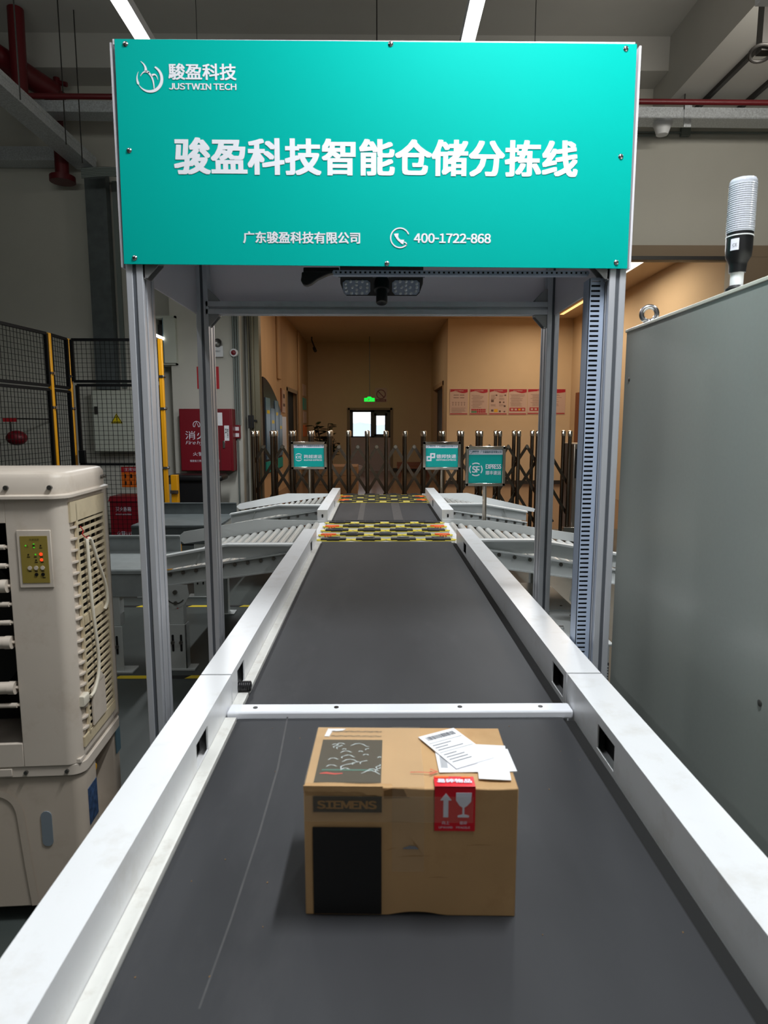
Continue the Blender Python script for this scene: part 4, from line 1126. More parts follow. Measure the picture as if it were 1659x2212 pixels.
# ------------------------------------------------------------------ electrical cabinet + tower light
CXL, CYF, CYN, CZT = .92, 2.45, 1.05, 1.895
ec = T('control_cabinet', 'tall grey-green control cabinet with an eye bolt beside the conveyor', 'cabinet', (1.2, 1.8, 0))
mk('body', MB().box(CXL + .0, 1.55, CYN, CYF, .1, CZT), M['cab'], ec, bevel=.006)
mk('plinth', MB().box(CXL + .02, 1.53, CYN + .02, CYF - .02, 0, .1), M['dark_frame'], ec)
mk('roof_edge', MB().box(CXL - .003, 1.553, CYN - .003, CYF + .003, CZT - .008, CZT + .003), M['cab_highlight'], ec, bevel=.002)
for (y, z) in ((1.475, .887), (2.40, 1.715)):
    mk('screw', MB().lathe((CXL, y, z), (-1, 0, 0), [(.008, 0), (.008, .002), (.004, .003)], 12), M['bolt'], ec)
e = PX(1390, 681, CXL + .012)
eb = MB(); eb.torus((e.x + .02, e.y + .0, e.z + .004), (.25, 1, 0), .025, .0085); eb.lathe((e.x + .02, e.y, CZT), (0, 0, 1), [(.022, 0), (.022, .008), (.012, .012), (.01, .02)], 16)
mk('eye_bolt', eb, M['steel'], ec)
tw = T('tower_light', 'clear ribbed tower light on a white pole on top of the grey cabinet', 'signal light', (1.0, 1.83, CZT))
tx, ty = .983, 1.83
tk = 1.83 / 1.75
mk('pole_socket', MB().lathe((tx, ty, CZT + .002), (0, 0, 1), [(.028, 0), (.028, .022), (.022, .026), (.019, .03)], 24), M['black_plastic'], tw)
mk('pole', MB().cyl((tx, ty, CZT + .02), (tx, ty, CZT + .085), .0165, n=24), M['white_plastic'], tw)
mk('base', MB().lathe((tx, ty, CZT + .066), (0, 0, 1), [(.021, 0), (.0225, .02), (.023, .025), (.032, .042), (.0335, .06), (.0335, .092)], 32), M['black_plastic'], tw)
mk('seal_ring', MB().cyl((tx, ty, CZT + .158), (tx, ty, CZT + .161), .0345, n=32), M['white_plastic'], tw)
mk('dark_ring', MB().cyl((tx, ty, CZT + .161), (tx, ty, CZT + .169), .0335, n=32), M['black_metal'], tw)
lz = MB(); n_ = 60; pr = []
P = [((.0345 if i % 2 else .0335) * math.cos(2 * PI * i / n_), (.0345 if i % 2 else .0335) * math.sin(2 * PI * i / n_)) for i in range(n_)]
lz.prism(P, (tx, ty, CZT + .169), (1, 0, 0), (0, 1, 0), (0, 0, .128))
lz.lathe((tx, ty, CZT + .297), (0, 0, 1), [(.034, 0), (.0335, .005), (.031, .009)], 32)
for k in range(22): lz.torus((tx, ty, CZT + .174 + k * .0055), (0, 0, 1), .0332, .0019, 40, 6)
mk('lens', lz, M['lens_clear'], tw)
lbm = MB()
for i in range(6):
    a0_ = math.radians(205 + i * 6); a1_ = math.radians(211 + i * 6); r_ = .0339
    lbm.add([(tx + r_ * math.cos(a0_), ty + r_ * math.sin(a0_), CZT + .12), (tx + r_ * math.cos(a1_), ty + r_ * math.sin(a1_), CZT + .12), (tx + r_ * math.cos(a1_), ty + r_ * math.sin(a1_), CZT + .15), (tx + r_ * math.cos(a0_), ty + r_ * math.sin(a0_), CZT + .15)], [(0, 1, 2, 3)])
tl = mk('rating_label', lbm, M['sign_white'], tw)
d_ = Vector((math.cos(math.radians(225)), math.sin(math.radians(225)), 0)); text(tl, 'CE', Vector((tx, ty, CZT + .133)) + d_ * .0345, .012, .008, M['ink_black'], u=Vector((0, 0, 1)).cross(d_), v=(0, 0, 1), lift=.0006)

# ------------------------------------------------------------------ folding gate
GY, GY2 = 8.5, 8.8
gt = T('folding_gate', 'stainless steel expanding gate across the annex opening', 'gate', (.4, 8.6, 0))
p0 = PY(546, 930, GY); p16 = PY(1232, 930, GY); GH = 1.478; NG = 17
pitch = .2475
xs = [p0.x + pitch * i for i in range(NG)]; xs[-1] = p16.x
pp = None
for i, x in enumerate(xs):
    for y in (GY, GY2):
        if pp is None:
            pp = mk('post', MB().cyl((x, y, .06), (x, y, GH - .07), .025, n=16), M['gate'], gt)
            mk('cap', MB().lathe((x, y, GH - .075), (0, 0, 1), [(.032, 0), (.032, .06), (.027, .07), (.012, .075)], 16), M['gate_cap'], pp)
            mk('foot', MB().lathe((x, y, .0), (0, 0, 1), [(.032, 0), (.032, .06), (.027, .08)], 16), M['gate_cap'], pp); bx_, by_ = x, y
        else: dup(pp, (x - bx_, y - by_, 0), gt)
zt2 = 1.265; slope = .2 / (pitch / 2)
bp1 = bp2 = None
for i in range(NG - 1):
    mx = (xs[0] + pitch * (i + .5))
    L = min(5, NG - 1 - i) * pitch; L2 = min(5, i + 1) * pitch
    for sgn, yy in ((1, GY + .045), (-1, GY + .075)):
        n_half = 5
        ex = mx + sgn * pitch / 2 * n_half; ez = zt2 - .2 * n_half
        ex_c = min(max(ex, xs[0]), xs[-1]); ez = zt2 - abs(ex_c - mx) * slope
        mb = MB(); mb.bar((mx - sgn * .012, yy, zt2 + .02), (ex_c, yy, ez), .012, .038, up=(0, 1, 0) if False else (0, 0, 1))
        mk('scissor_bar', mb, M['gate'], gt, smooth=False)
    mk('pivot', MB().cyl((mx, GY + .03, zt2), (mx, GY + .09, zt2), .022, n=12), M['gate_cap'], gt)
gm_ = T('gate_motor_unit', 'steel gate drive unit with a black round display at the end of the folding gate', 'gate drive', (2.9, 8.6, 0))
dl = PY(1238, 958, 8.5)
mk('housing', MB().box(dl.x, dl.x + .55, 8.45, 9.0, .14, dl.z), M['drive_steel'], gm_, bevel=.01)
dp = mk('display', MB().box(dl.x + .02, dl.x + .53, 8.435, 8.452, .86, dl.z - .07), M['black_plastic'], gm_)
mk('display_ring', MB().ribbon(arc(0, 0, .17, 0, 360, 40), .012, (dl.x + .24, 8.434, 1.05), (1, 0, 0), (0, 0, 1), (0, -.001, 0)), M['ink_grey'], dp)
text(dp, '出', (dl.x + .14, 8.434, 1.05), .085, .085, M['sign_white'], bold=.01); text(dp, '口', (dl.x + .29, 8.434, 1.05), .085, .085, M['sign_white'], bold=.01)
mk('front_panel', MB().box(dl.x + .02, dl.x + .53, 8.44, 8.452, .2, .80), M['drive_steel'], gm_)
mk('bumper', MB().box(dl.x - .12, dl.x + .5, 8.38, 8.46, .10, .22), M['gate_cap'], gm_, bevel=.006)
for y in (8.5, 8.92): mk('wheel', MB().cyl((dl.x + .1, y, .09), (dl.x + .16, y, .09), .09, n=24), M['black_plastic'], gm_)

# ------------------------------------------------------------------ carrier sign stands


def stand(label, px0, py0, px1, py1, Y, draw, ax=0.0):
    a = PY(px0, py0, Y); b = PY(px1, py1, Y); cx = (a.x + b.x) / 2; cz = (a.z + b.z) / 2; w = b.x - a.x; h = a.z - b.z
    t = T('sign_stand', label, 'sign stand', (cx, Y, 0), 'stainless sign stands around the sorters')
    f = .03 * w / .4
    fr = MB(); fr.box(a.x, a.x + f, Y, Y + .045, b.z, a.z).box(b.x - f, b.x, Y, Y + .045, b.z, a.z).box(a.x, b.x, Y, Y + .045, a.z - f, a.z).box(a.x, b.x, Y, Y + .045, b.z, b.z + f)
    mk('frame', fr, M['gate_cap'], t, bevel=.004)
    fc = mk('sheet', MB().box(a.x + f, b.x - f, Y + .02, Y + .024, b.z + f, a.z - f), M['sign_teal'], t, smooth=False)
    mk('back_plate', MB().box(a.x + .005, b.x - .005, Y + .026, Y + .04, b.z + .005, a.z - .005), M['dark_frame'], t)
    iw = w - 2 * f; ih = h - 2 * f; hh = ih * .16; top = a.z - f
    o = Vector((cx, Y + .02, 0))
    rect(fc, 'header', (cx, Y + .02, top - hh / 2), iw, hh, M['sign_white'], th=.001)
    logo(fc, (cx - iw * .44, Y + .0185, top - hh * .5), hh * .7, M['sign_navy'])
    text(fc, '駿盈科技', (cx - iw * .29, Y + .0185, top - hh * .42), iw * .19, hh * .34, M['sign_navy'], bold=.03)
    text(fc, 'JUSTWIN TECH', (cx - iw * .29, Y + .0185, top - hh * .78), iw * .19, hh * .14, M['sign_navy'])
    text(fc, '广东骏盈科技有限公司', (cx + iw * .16, Y + .0185, top - hh * .5), iw * .62, hh * .5, M['sign_navy'], bold=.015)
    draw(fc, cx, Y + .0195, cz - hh / 2, iw, ih - hh)
    mk('pole', MB().cyl((cx, Y + .03, .02), (cx, Y + .03, b.z), .019, n=16), M['gate_cap'], t)
    mk('base', MB().lathe((cx, Y + .03, 0), (0, 0, 1), [(.17, 0), (.17, .008), (.15, .018), (.025, .028)], 32), M['gate_cap'], t)
    return t


def d_kye(p, x, y, z, w, h):
    text(p, 'KYE', (x - w * .34, y, z), w * .2, h * .17, M['sign_white'], bold=.02)
    mb = MB(); k = w * .13
    mb.ribbon(arc2(0, 0, k, k * .9, 35, 145, 16), [k * .04 + k * .16 * math.sin(PI * i / 16) for i in range(17)], (x - w * .34, y, z), (1, 0, 0), (0, 0, 1), (0, -.001, 0))
    mb.ribbon(arc2(0, 0, k, k * .9, 215, 325, 16), [k * .04 + k * .16 * math.sin(PI * i / 16) for i in range(17)], (x - w * .34, y, z), (1, 0, 0), (0, 0, 1), (0, -.001, 0))
    mk('carrier_logo', mb, M['sign_white'], p, smooth=False)
    text(p, '跨越速运', (x + w * .13, y, z + h * .04), w * .6, h * .2, M['sign_white'], bold=.01)
    text(p, 'KUAYUE-EXPRESS', (x + w * .13, y, z - h * .15), w * .6, h * .09, M['sign_white'], bold=.03)


def d_dep(p, x, y, z, w, h):
    k = w * .078; o = (x - w * .34, y, z + h * .02)
    mb = MB()
    for (cx, cz) in ((-.72 * k, -.6 * k), (.72 * k, .6 * k)):
        t = k * .58
        dy = .0004 * (cx > 0)
        for (a, b, c, d) in ((-k, -k + t, -k, k), (k - t, k, -k, k), (-k + t, k - t, -k, -k + t), (-k + t, k - t, k - t, k)):
            mb.quad((o[0] + cx + a, y - .001 - dy, o[2] + cz + c), (o[0] + cx + b, y - .001 - dy, o[2] + cz + c), (o[0] + cx + b, y - .001 - dy, o[2] + cz + d), (o[0] + cx + a, y - .001 - dy, o[2] + cz + d))
    mk('carrier_logo', mb, M['sign_white'], p, smooth=False)
    text(p, '德邦快递', (x + w * .14, y, z + h * .06), w * .62, h * .22, M['sign_white'], bold=.025)
    text(p, 'DEPPON EXPRESS', (x + w * .14, y, z - h * .13), w * .62, h * .09, M['sign_white'], bold=.04)


def d_sf(p, x, y, z, w, h):
    k = w * .185; o = (x - w * .28, y, z - h * .02); mb = MB()
    for a in (45, 135, 225, 315):
        mb.ribbon(arc(0, 0, k, a + 9 - 0, a + 81, 14), k * .18, o, (1, 0, 0), (0, 0, 1), (0, -.001, 0))
    mk('carrier_logo', mb, M['sign_white'], p, smooth=False)
    text(p, 'SF', o, k * 1.25, k * 1.1, M['sign_white'], bold=.04)
    mk('carrier_logo_dot', MB().cyl((o[0] + k * .47, y, o[2] - k * .1), (o[0] + k * .47, y - .001, o[2] - k * .1), k * .11, n=14), M['sign_white'], p)
    text(p, 'EXPRESS', (x + w * .24, y, z + h * .08), w * .46, h * .17, M['sign_white'], bold=.035)
    text(p, '顺丰速运', (x + w * .24, y, z - h * .14), w * .46, h * .15, M['sign_white'], bold=.015)


stand('stainless sign stand reading KYE in front of the folding gate', 628, 954, 706, 1014, 7.75, d_kye)
stand('stainless sign stand with interlocking squares logo in front of the folding gate', 914, 954, 995, 1015, 7.75, d_dep)
stand('stainless sign stand with round SF logo between the white chutes', 1007, 964, 1091, 1050, 5.75, d_sf)

# ------------------------------------------------------------------ safety fence
fz = 2.432; FY = 6.9
fp1 = PZ(103, 719, fz); fp0 = PZ(-45, 684, fz); fp2 = Vector((-3.195, FY, fz)); fp3 = Vector((-2.245, FY, fz))
fn = T('safety_fence', 'black wire mesh safety fence on yellow posts behind the air cooler', 'fence', (fp2.x, fp2.y, 0))


def fpost(p, w=.042, ang=0):
    o = mk('post', MB().box(p.x - w / 2, p.x + w / 2, p.y - w / 2, p.y + w / 2, .01, fz), M['fence_yellow'], fn, bevel=.004)
    mk('base_plate', MB().box(p.x - .07, p.x + .07, p.y - .07, p.y + .07, 0, .012), M['fence_yellow'], o)
    for z in (2.05, 1.72, 1.1, .5):
        mk('clamp', MB().cyl((p.x + w / 2, p.y, z), (p.x + w / 2 + .02, p.y, z), .016, n=8).box(p.x - w / 2 - .004, p.x + w / 2 + .004, p.y - w / 2 - .008, p.y - w / 2, z - .012, z + .012), M['steel'], o)


def fpanel(a, b, z0, z1, name='mesh_panel', bars=(), lw=.0038, pitch=.048):
    a = Vector((a.x, a.y, 0)); b = Vector((b.x, b.y, 0)); d = (b - a); L = d.length; d.normalize()
    fr = MB(); f = .03
    A = a + d * .04; B = b - d * .04
    for (p, q) in (((A.x, A.y, z0), (A.x, A.y, z1)), ((B.x, B.y, z0), (B.x, B.y, z1))): fr.bar(p, q, f, f)
    for z in [z0, z1] + list(bars): fr.bar((A.x, A.y, z), (B.x, B.y, z), f * .9, f * .9)
    o = mk(name, fr, M['fence_black'], fn, smooth=False)
    wm = MB(); n = int((L - .08) / pitch)
    for i in range(1, n):
        p = A + d * ((L - .08) * i / n); wm.bar((p.x, p.y, z0), (p.x, p.y, z1), lw, lw)
    m = int((z1 - z0) / (pitch * .96))
    for i in range(1, m):
        z = z0 + (z1 - z0) * i / m; wm.bar((A.x, A.y, z), (B.x, B.y, z), lw, lw)
    mk('wire_mesh', wm, M['fence_black'], o, smooth=False)
    return o


for p in (fp1, fp2, fp3): fpost(p)
fpost(fp0)
fpanel(fp0, fp1, 1.93, fz - .01); fpanel(fp0, fp1, .12, 1.89)
fpanel(fp1, fp2, 1.93, fz - .01); fpanel(fp1, fp2, .12, 1.89)
fpanel(fp2, fp3, 2.0, fz - .01)
dr = fpanel(fp2 + Vector((.03, 0, 0)), fp3, .12, 1.96, 'gate_door', bars=(1.137,))
lk = MB(); q = PY(178, 985, FY - .04); lk.box(q.x - .03, q.x + .035, FY - .06, FY - .02, q.z - .075, q.z + .06); mk('lock', lk, M['fence_black'], dr, bevel=.004)
lp2_ = T('latch_post', 'short yellow latch post between the fence and the red fire cabinet', 'post', (-2.2, 7.05, 0))
bq = PY(377, 1026, 7.1)
mk('post', MB().box(bq.x - .035, bq.x + .035, 7.07, 7.14, 0.0, bq.z), M['fence_yellow'], lp2_, bevel=.003)
mk('latch', MB().box(bq.x - .04, bq.x + .045, 7.05, 7.07, bq.z - .2, bq.z - .165).box(bq.x - .13, bq.x - .035, 7.08, 7.09, bq.z - .10, bq.z - .03), M['bolt'], lp2_)

# ------------------------------------------------------------------ things on and before the back wall
CF = 8.95   # column face
# fire hose cabinet
CF -= .02
a = PY(386, 883, CF - .22); b = PY(505, 1018, CF - .22)
fh = T('fire_hose_cabinet', 'red fire hose cabinet mounted on the white column', 'fire cabinet', ((a.x + b.x) / 2, CF - .1, b.z))
fb = mk('body', MB().box(a.x, b.x, CF - .22, CF, b.z, a.z), M['red_box'], fh, bevel=.006)
dw = (b.x - a.x)
dd = mk('door', MB().box(a.x + .01, b.x - .02, CF - .235, CF - .22, b.z + .01, a.z - .01), M['red_box'], fh, bevel=.004)
mk('strip_panel', MB().box(b.x - .17, b.x - .165, CF - .237, CF - .235, b.z + .01, a.z - .01), M['dark_frame'], dd)
yy = CF - .2355
text(dd, '消火栓', (a.x + dw * .42, yy, a.z - (a.z - b.z) * .42), dw * .62, .11, M['sign_white'])
text(dd, 'Fire hydrant', (a.x + dw * .42, yy, a.z - (a.z - b.z) * .545), dw * .6, .06, M['sign_white'], italic=.3)
text(dd, '火警119', (a.x + dw * .42, yy, a.z - (a.z - b.z) * .72), dw * .36, .05, M['sign_white'])
text(dd, '福建省三南消防设备有限公司', (a.x + dw * .46, yy, a.z - (a.z - b.z) * .83), dw * .56, .03, M['sign_white'])
ec_ = MB(); ec_.ribbon(arc(0, 0, .045, -40, 220, 20), .008, (a.x + dw * .33, yy, a.z - .21), (1, 0, 0), (0, 0, 1), (0, -.001, 0)); ec_.ribbon([(-.028, -.03), (0, .04), (.028, -.03)], .008, (a.x + dw * .33, yy, a.z - .21), (1, 0, 0), (0, 0, 1), (0, -.001, 0))
mk('emblem', ec_, M['sign_white'], dd)
mk('handle', MB().box(b.x - .13, b.x - .10, CF - .25, CF - .235, a.z - .52, a.z - .42), M['steel'], dd, bevel=.003)
mk('inspection_card', MB().box(a.x + dw * .68, a.x + dw * .82, CF - .238, CF - .235, a.z - .22, a.z - .05), M['paper'], dd)
mk('notice_card', MB().box(a.x + dw * .85, a.x + dw * .94, CF - .238, CF - .235, a.z - .42, a.z - .22), M['paper'], dd)
text(dd, '严禁', (a.x + dw * .895, CF - .2385, a.z - .32), .05, .13, M['ink_black'])
CF += .02
# square red fire notice above it (mostly behind the gantry post)
a = PY(425, 792, CF); b = PY(474, 840, CF)
fnw = T('fire_notice', 'red framed fire notice on the column above the hose cabinet', 'notice', ((a.x + b.x) / 2, CF, b.z))
mk('sheet', MB().box(a.x, b.x, CF - .006, CF, b.z, a.z), M['red_sign'], fnw)
text(fnw, '消防', ((a.x + b.x) / 2 + .05, CF - .0062, (a.z + b.z) / 2), .12, .1, M['warn_yellow'])
# emergency light, its lamp, alarm sounder, pipes, call points
a = PY(452, 748, CF); b = PY(484, 772, CF)
em = T('emergency_light', 'white emergency light box with a round lamp on the column', 'emergency light', ((a.x + b.x) / 2, CF, b.z))
mk('housing', MB().box(a.x, b.x, CF - .06, CF, b.z, a.z), M['white_plastic'], em, bevel=.006)
c_ = PY(471, 741, CF - .04)
mk('lamp', MB().lathe((c_.x, CF - .03, c_.z), (0, -1, 0), [(.03, -.03), (.055, 0), (.058, .03), (.05, .034), (.02, .02)], 20), M['bolt'], em)
text(em, '应急照明灯', ((a.x + b.x) / 2, CF - .0605, (a.z + b.z) / 2), .13, .025, M['ink_grey'])
c_ = PY(505, 762, CF - .05)
al = T('alarm_sounder', 'round cream and red alarm sounder on the column conduits', 'alarm', (c_.x, CF, c_.z))
mk('body', MB().lathe((c_.x, CF - .03, c_.z), (0, -1, 0), [(.056, -.005), (.056, .02), (.05, .035)], 20), M['white_plastic'], al)
mk('strobe', MB().lathe((c_.x, CF - .065, c_.z), (0, -1, 0), [(.034, 0), (.03, .018), (.012, .026)], 16), M['red_box'], al)
a = PY(503, 918, CF - .06); b = PY(519, 947, CF - .06)
cpn = T('call_point', 'red manual call point with two white labels beside the fire hose cabinet', 'call point', ((a.x + b.x) / 2, CF, b.z))
mk('body', MB().box(a.x, b.x, CF - .06, CF, b.z, a.z), M['red_box'], cpn, bevel=.004)
for t in (.28, .75):
    z = a.z + (b.z - a.z) * t; mk('label', MB().box(a.x + .015, b.x - .015, CF - .063, CF - .06, z - .025, z + .025), M['paper'], cpn)
for i, px in enumerate((502, 507, 512)):
    a = PY(px, 675, CF - .02); b = PY(px + 6, 918, CF - .02)
    mk('conduit', MB().cyl((a.x, CF - .02, b.z), (a.x, CF - .02, 5.4), .013, n=10), M['conduit'], None, ['grey wall conduit nearest the emergency light', 'middle grey wall conduit behind the alarm sounder', 'grey wall conduit nearest the column edge'][i], 'conduit', 'conduits above the call point')
p = PY(514, 947, CF - .02)
mk('conduit', MB().cyl((p.x, CF - .02, .0), (p.x, CF - .02, p.z), .013, n=10), M['conduit'], None, 'grey conduit dropping from the red call point to the floor', 'conduit')
# fan motor chain on the shutter guide
cs = MB(); a = PY(537, 690, WB - .2); b = PY(541, 960, WB - .2)
cs.tube([(a.x, WB - .2, 4.6), (a.x, WB - .2, b.z)], .008, 6)
mk('pull_chain', cs, M['dark_frame'], None, 'dark pull chain hanging by the roller door guide', 'chain')
a = PY(543, 905, WB - .15)
mk('door_switch', MB().box(a.x - .04, a.x + .04, WB - .19, WB - .13, a.z - .13, a.z + .05).box(a.x + .04, a.x + .08, WB - .17, WB - .15, a.z - .04, a.z - .01), M['black_plastic'], None, 'black switch box on the roller door guide', 'switch', bevel=.004)

# electric cabinet with warning triangle behind the fence
a = PY(196, 843, WB - .25); b = PY(300, 976, WB - .25)
el = T('electric_cabinet', 'pale electric cabinet with yellow warning triangle behind the fence', 'electric cabinet', ((a.x + b.x) / 2, WB - .1, b.z))
mk('body', MB().box(a.x, b.x, WB - .25, WB - .02, b.z, a.z), M['elec'], el, bevel=.006)
ed = mk('door', MB().box(a.x + .01, b.x - .01, WB - .265, WB - .25, b.z + .01, a.z - .01), M['elec'], el, bevel=.004)
c_ = PY(252, 906, WB - .266)
mk('warning_triangle', MB().prism([(-.082, -.055), (.082, -.055), (0, .085)], (c_.x, WB - .266, c_.z), (1, 0, 0), (0, 0, 1), (0, -.002, 0)), M['warn_yellow'], ed)
tr = MB()
for p_, q_ in (((-.072, -.048), (.072, -.048)), ((.072, -.048), (0, .07)), ((0, .07), (-.072, -.048))): tr.ribbon([p_, q_], .008, (c_.x, WB - .269, c_.z), (1, 0, 0), (0, 0, 1), (0, -.0005, 0))
tr.ribbon([(.006, .045), (-.008, .018), (.006, .014), (-.004, -.015)], .006, (c_.x, WB - .269, c_.z), (1, 0, 0), (0, 0, 1), (0, -.0005, 0))
mk('warning_mark', tr, M['ink_black'], ed); text(ed, '有电危险', (c_.x, WB - .2685, c_.z - .033), .09, .022, M['ink_black'])
mk('handle', MB().box(a.x + .05, a.x + .09, WB - .29, WB - .265, b.z + .52, b.z + .62), M['dark_frame'], ed)
# trunking dropping down the wall into the cabinet
a = PY(181, 385, WB - .12); b = PY(226, 838, WB - .12)
mk('cable_trunking', MB().box(a.x + .02, a.x + .30, WB - .16, WB - .025, b.z - .02, a.z + .1), M['slide_dark'], None, 'galvanised vertical cable trunking dropping to the electric cabinet', 'trunking', smooth=False)
mk('cable_channel', MB().box(a.x + .33, a.x + .39, WB - .03, WB, b.z, a.z), M['conduit'], None, 'slim perforated channel beside the vertical trunking', 'trunking', smooth=False)
# wall box unit by the column
a = PY(330, 682, WB - .4); b = PY(383, 788, WB - .4)
wu = T('wall_cabinet', 'open-fronted grey network cabinet hung high between the fence and the column', 'wall cabinet', ((a.x + b.x) / 2, WB - .2, b.z))
mk('shell', MB().box(a.x, b.x, WB - .4, WB, b.z, b.z + .02).box(a.x, b.x, WB - .4, WB, a.z - .03, a.z).box(b.x - .02, b.x, WB - .4, WB, b.z, a.z).box(a.x, a.x + .02, WB - .4, WB, b.z, a.z).box(a.x, b.x, WB - .03, WB - .01, b.z, a.z), M['elec'], wu, smooth=False)
mk('door', MB().box(b.x - .16, b.x, WB - .43, WB - .405, b.z + .02, a.z - .03), M['elec'], wu, bevel=.004)
mk('door_edge', MB().box(b.x - .168, b.x - .16, WB - .43, WB - .405, b.z + .02, a.z - .03), M['blue_plate'], wu)
mk('equipment', MB().box(a.x + .03, b.x - .17, WB - .3, WB - .05, b.z + .03, a.z - .1), M['black_plastic'], wu)
mk('tube_lamp', MB().cyl(PY(336, 724, WB - .44), PY(354, 732, WB - .44), .02, n=12), M['lamp'], wu, label='short lit white tube')
# notices and extinguisher boxes low on the wall
a = PY(262, 1008, WB); b = PY(312, 1052, WB)
no = T('wall_notice', 'red and orange safety notice low on the wall behind the mesh gate', 'notice', ((a.x + b.x) / 2, WB, b.z))
mk('sheet', MB().box(a.x, b.x, WB - .008, WB, b.z, a.z), M['notice_orange'], no)
mk('header', MB().box(a.x, b.x, WB - .0095, WB - .008, a.z - .08, a.z), M['red_sign'], no); text(no, '注意安全', ((a.x + b.x) / 2, WB - .0095, a.z - .04), .24, .05, M['sign_white'])
nb_ = MB(); rr = random.Random(9)
for i in range(4):
    for j in range(2):
        x = a.x + .06 + i * .08; z = b.z + .05 + j * .1; nb_.box(x - .018, x + .014 * rr.random(), WB - .0095, WB - .008, z - .02, z + .035)
mk('pictograms', nb_, M['ink_black'], no)
a = PY(236, 1078, 8.4); b = PY(330, 1175, 8.4)
xb = T('extinguisher_box', 'dark red extinguisher box on the floor behind the steel slides', 'fire box', ((a.x + b.x) / 2, 8.6, 0))
mk('body', MB().box(a.x, b.x, 8.4, 8.75, 0.0, a.z - .03), M['red_box'], xb, bevel=.006)
mk('lid', MB().prism([(0, 0), (.39, 0), (.39, .06), (.06, .06)], (a.x - .01, 8.38, a.z - .03), (0, 1, 0), (0, 0, 1), (b.x - a.x + .02, 0, 0)), M['red_box'], xb)
text(xb, '灭火器箱', (a.x + (b.x - a.x) * .33, 8.399, b.z + .46), .2, .06, M['sign_white']); text(xb, 'FIRE EXTINGUISHER BOX', (a.x + (b.x - a.x) * .33, 8.399, b.z + .39), .2, .02, M['sign_white']); text(xb, '火警119', (a.x + (b.x - a.x) * .33, 8.399, b.z + .14), .2, .06, M['sign_white'])
# hanging extinguisher ball + tag
c_ = PY(36, 946, 8.2)
fbx = T('hanging_extinguisher', 'dark red hanging fire extinguisher behind the mesh fence', 'fire extinguisher', (c_.x, 8.2, c_.z))
mk('tank', MB().sphere((c_.x, 8.2, c_.z), .11, 20, 12, (1.15, 1, .85)), M['red_box'], fbx)
mk('rod', MB().cyl((c_.x - .06, 8.2, c_.z + .08), (c_.x - .06, 8.2, c_.z + .24), .008), M['dark_frame'], fbx)
mk('nameplate', MB().box(c_.x - .15, c_.x + .02, 8.19, 8.2, c_.z + .2, c_.z + .25), M['red_sign'], fbx)
mk('wall_bracket', MB().box(c_.x - .07, c_.x - .05, 8.2, WB, c_.z + .23, c_.z + .25), M['dark_frame'], fbx)
# chair back behind latch post (dark seat) seen under the hose cabinet
c_ = PY(380, 1026, 8.3)
cb2 = T('black_bench', 'dark padded bench under the red fire hose cabinet', 'bench', (c_.x + .35, 8.4, 0))
mk('pad', MB().box(c_.x - .1, c_.x + .6, 8.25, 8.6, c_.z - .08, c_.z), M['black_plastic'], cb2, bevel=.03, seg=4)
mk('base', MB().box(c_.x, c_.x + .5, 8.3, 8.58, 0, c_.z - .07), M['black_metal'], cb2, bevel=.01)

# ------------------------------------------------------------------ ceiling services
a = PY(40, 238, 8.75); b = PY(1720, 257, 8.75)
ct = T('cable_tray', 'galvanised cable tray crossing the hall high before the back wall', 'cable tray', (0, 8.75, a.z))
mk('channel', MB().bar((a.x, 8.75, a.z), (b.x + .6, 8.75, b.z), .25, .13), M['galv'], ct, smooth=False)
for px in (1485,):
    p = PY(px, 236, 8.6); mk('hanger_clip', MB().box(p.x - .03, p.x + .06, 8.61, 8.625, p.z - .2, p.z + .08), M['galv'], ct)
p = PY(1478, 236, 8.62)
mk('hanger_rod', MB().cyl((p.x, 8.62, p.z), (p.x, 8.62, 6.4), .008, n=8), M['dark_frame'], ct)
a = PY(30, 207, 7.95); b = PY(1700, 223, 7.95)
mk('sprinkler_pipe', MB().cyl((a.x, 7.95, a.z), (b.x + .6, 7.95, b.z), .03, n=14), M['red_pipe'], None, 'thin red sprinkler pipe running above the cable tray', 'pipe')
p = PY(1432, 256, 8.75)
mk('smoke_detector', MB().lathe((p.x, 8.75, p.z - .045), (0, 0, -1), [(.118, 0), (.118, .03), (.10, .06), (.07, .15), (.0, .15)], 28), M['white_plastic'], None, 'cream cone-shaped speaker under the cable tray', 'speaker')
a = PY(1375, 288, WB); b = PY(1659, 288, WB)
wc = T('wall_conduit', 'thin grey conduit with a junction box above the door header', 'conduit', (4, WB, a.z))
mk('pipe', MB().cyl((a.x - 1.5, WB - .02, a.z), (b.x + .8, WB - .02, b.z), .014, n=8).cyl((a.x - 1.5, WB - .02, a.z - .035), (p.x + .3, WB - .02, a.z - .03), .012, n=8), M['conduit'], wc)
q = PY(1478, 286, WB); mk('junction_box', MB().box(q.x - .06, q.x + .06, WB - .06, WB, q.z - .06, q.z + .05), M['conduit'], wc)
for i, dx in enumerate((0, .55)):
    a = PZ(1659, 78, 5.6); b = PZ(1493, 241, 5.6)
    mk('beam_conduit', MB().box(4.1 + dx, 4.15 + dx, 2.0, WB - .05, 5.57, 5.62), M['dark_frame'], None, ['dark conduit along the beam edge nearest the sign', 'dark conduit along the middle of the ceiling beam'][i], 'conduit', smooth=False)
q = PY(1643, 115, 6.3)
mt = T('beam_lamp_bracket', 'dark coiled bracket fixed under the ceiling beam', 'bracket', (q.x, q.y, q.z))
mk('coil', MB().torus((q.x, q.y, q.z), (.2, .3, 1), .09, .015, 24, 8), M['dark_frame'], mt)
mk('plate', MB().box(q.x - .02, q.x + .16, q.y - .05, q.y + .05, q.z, 5.62), M['dark_frame'], mt)
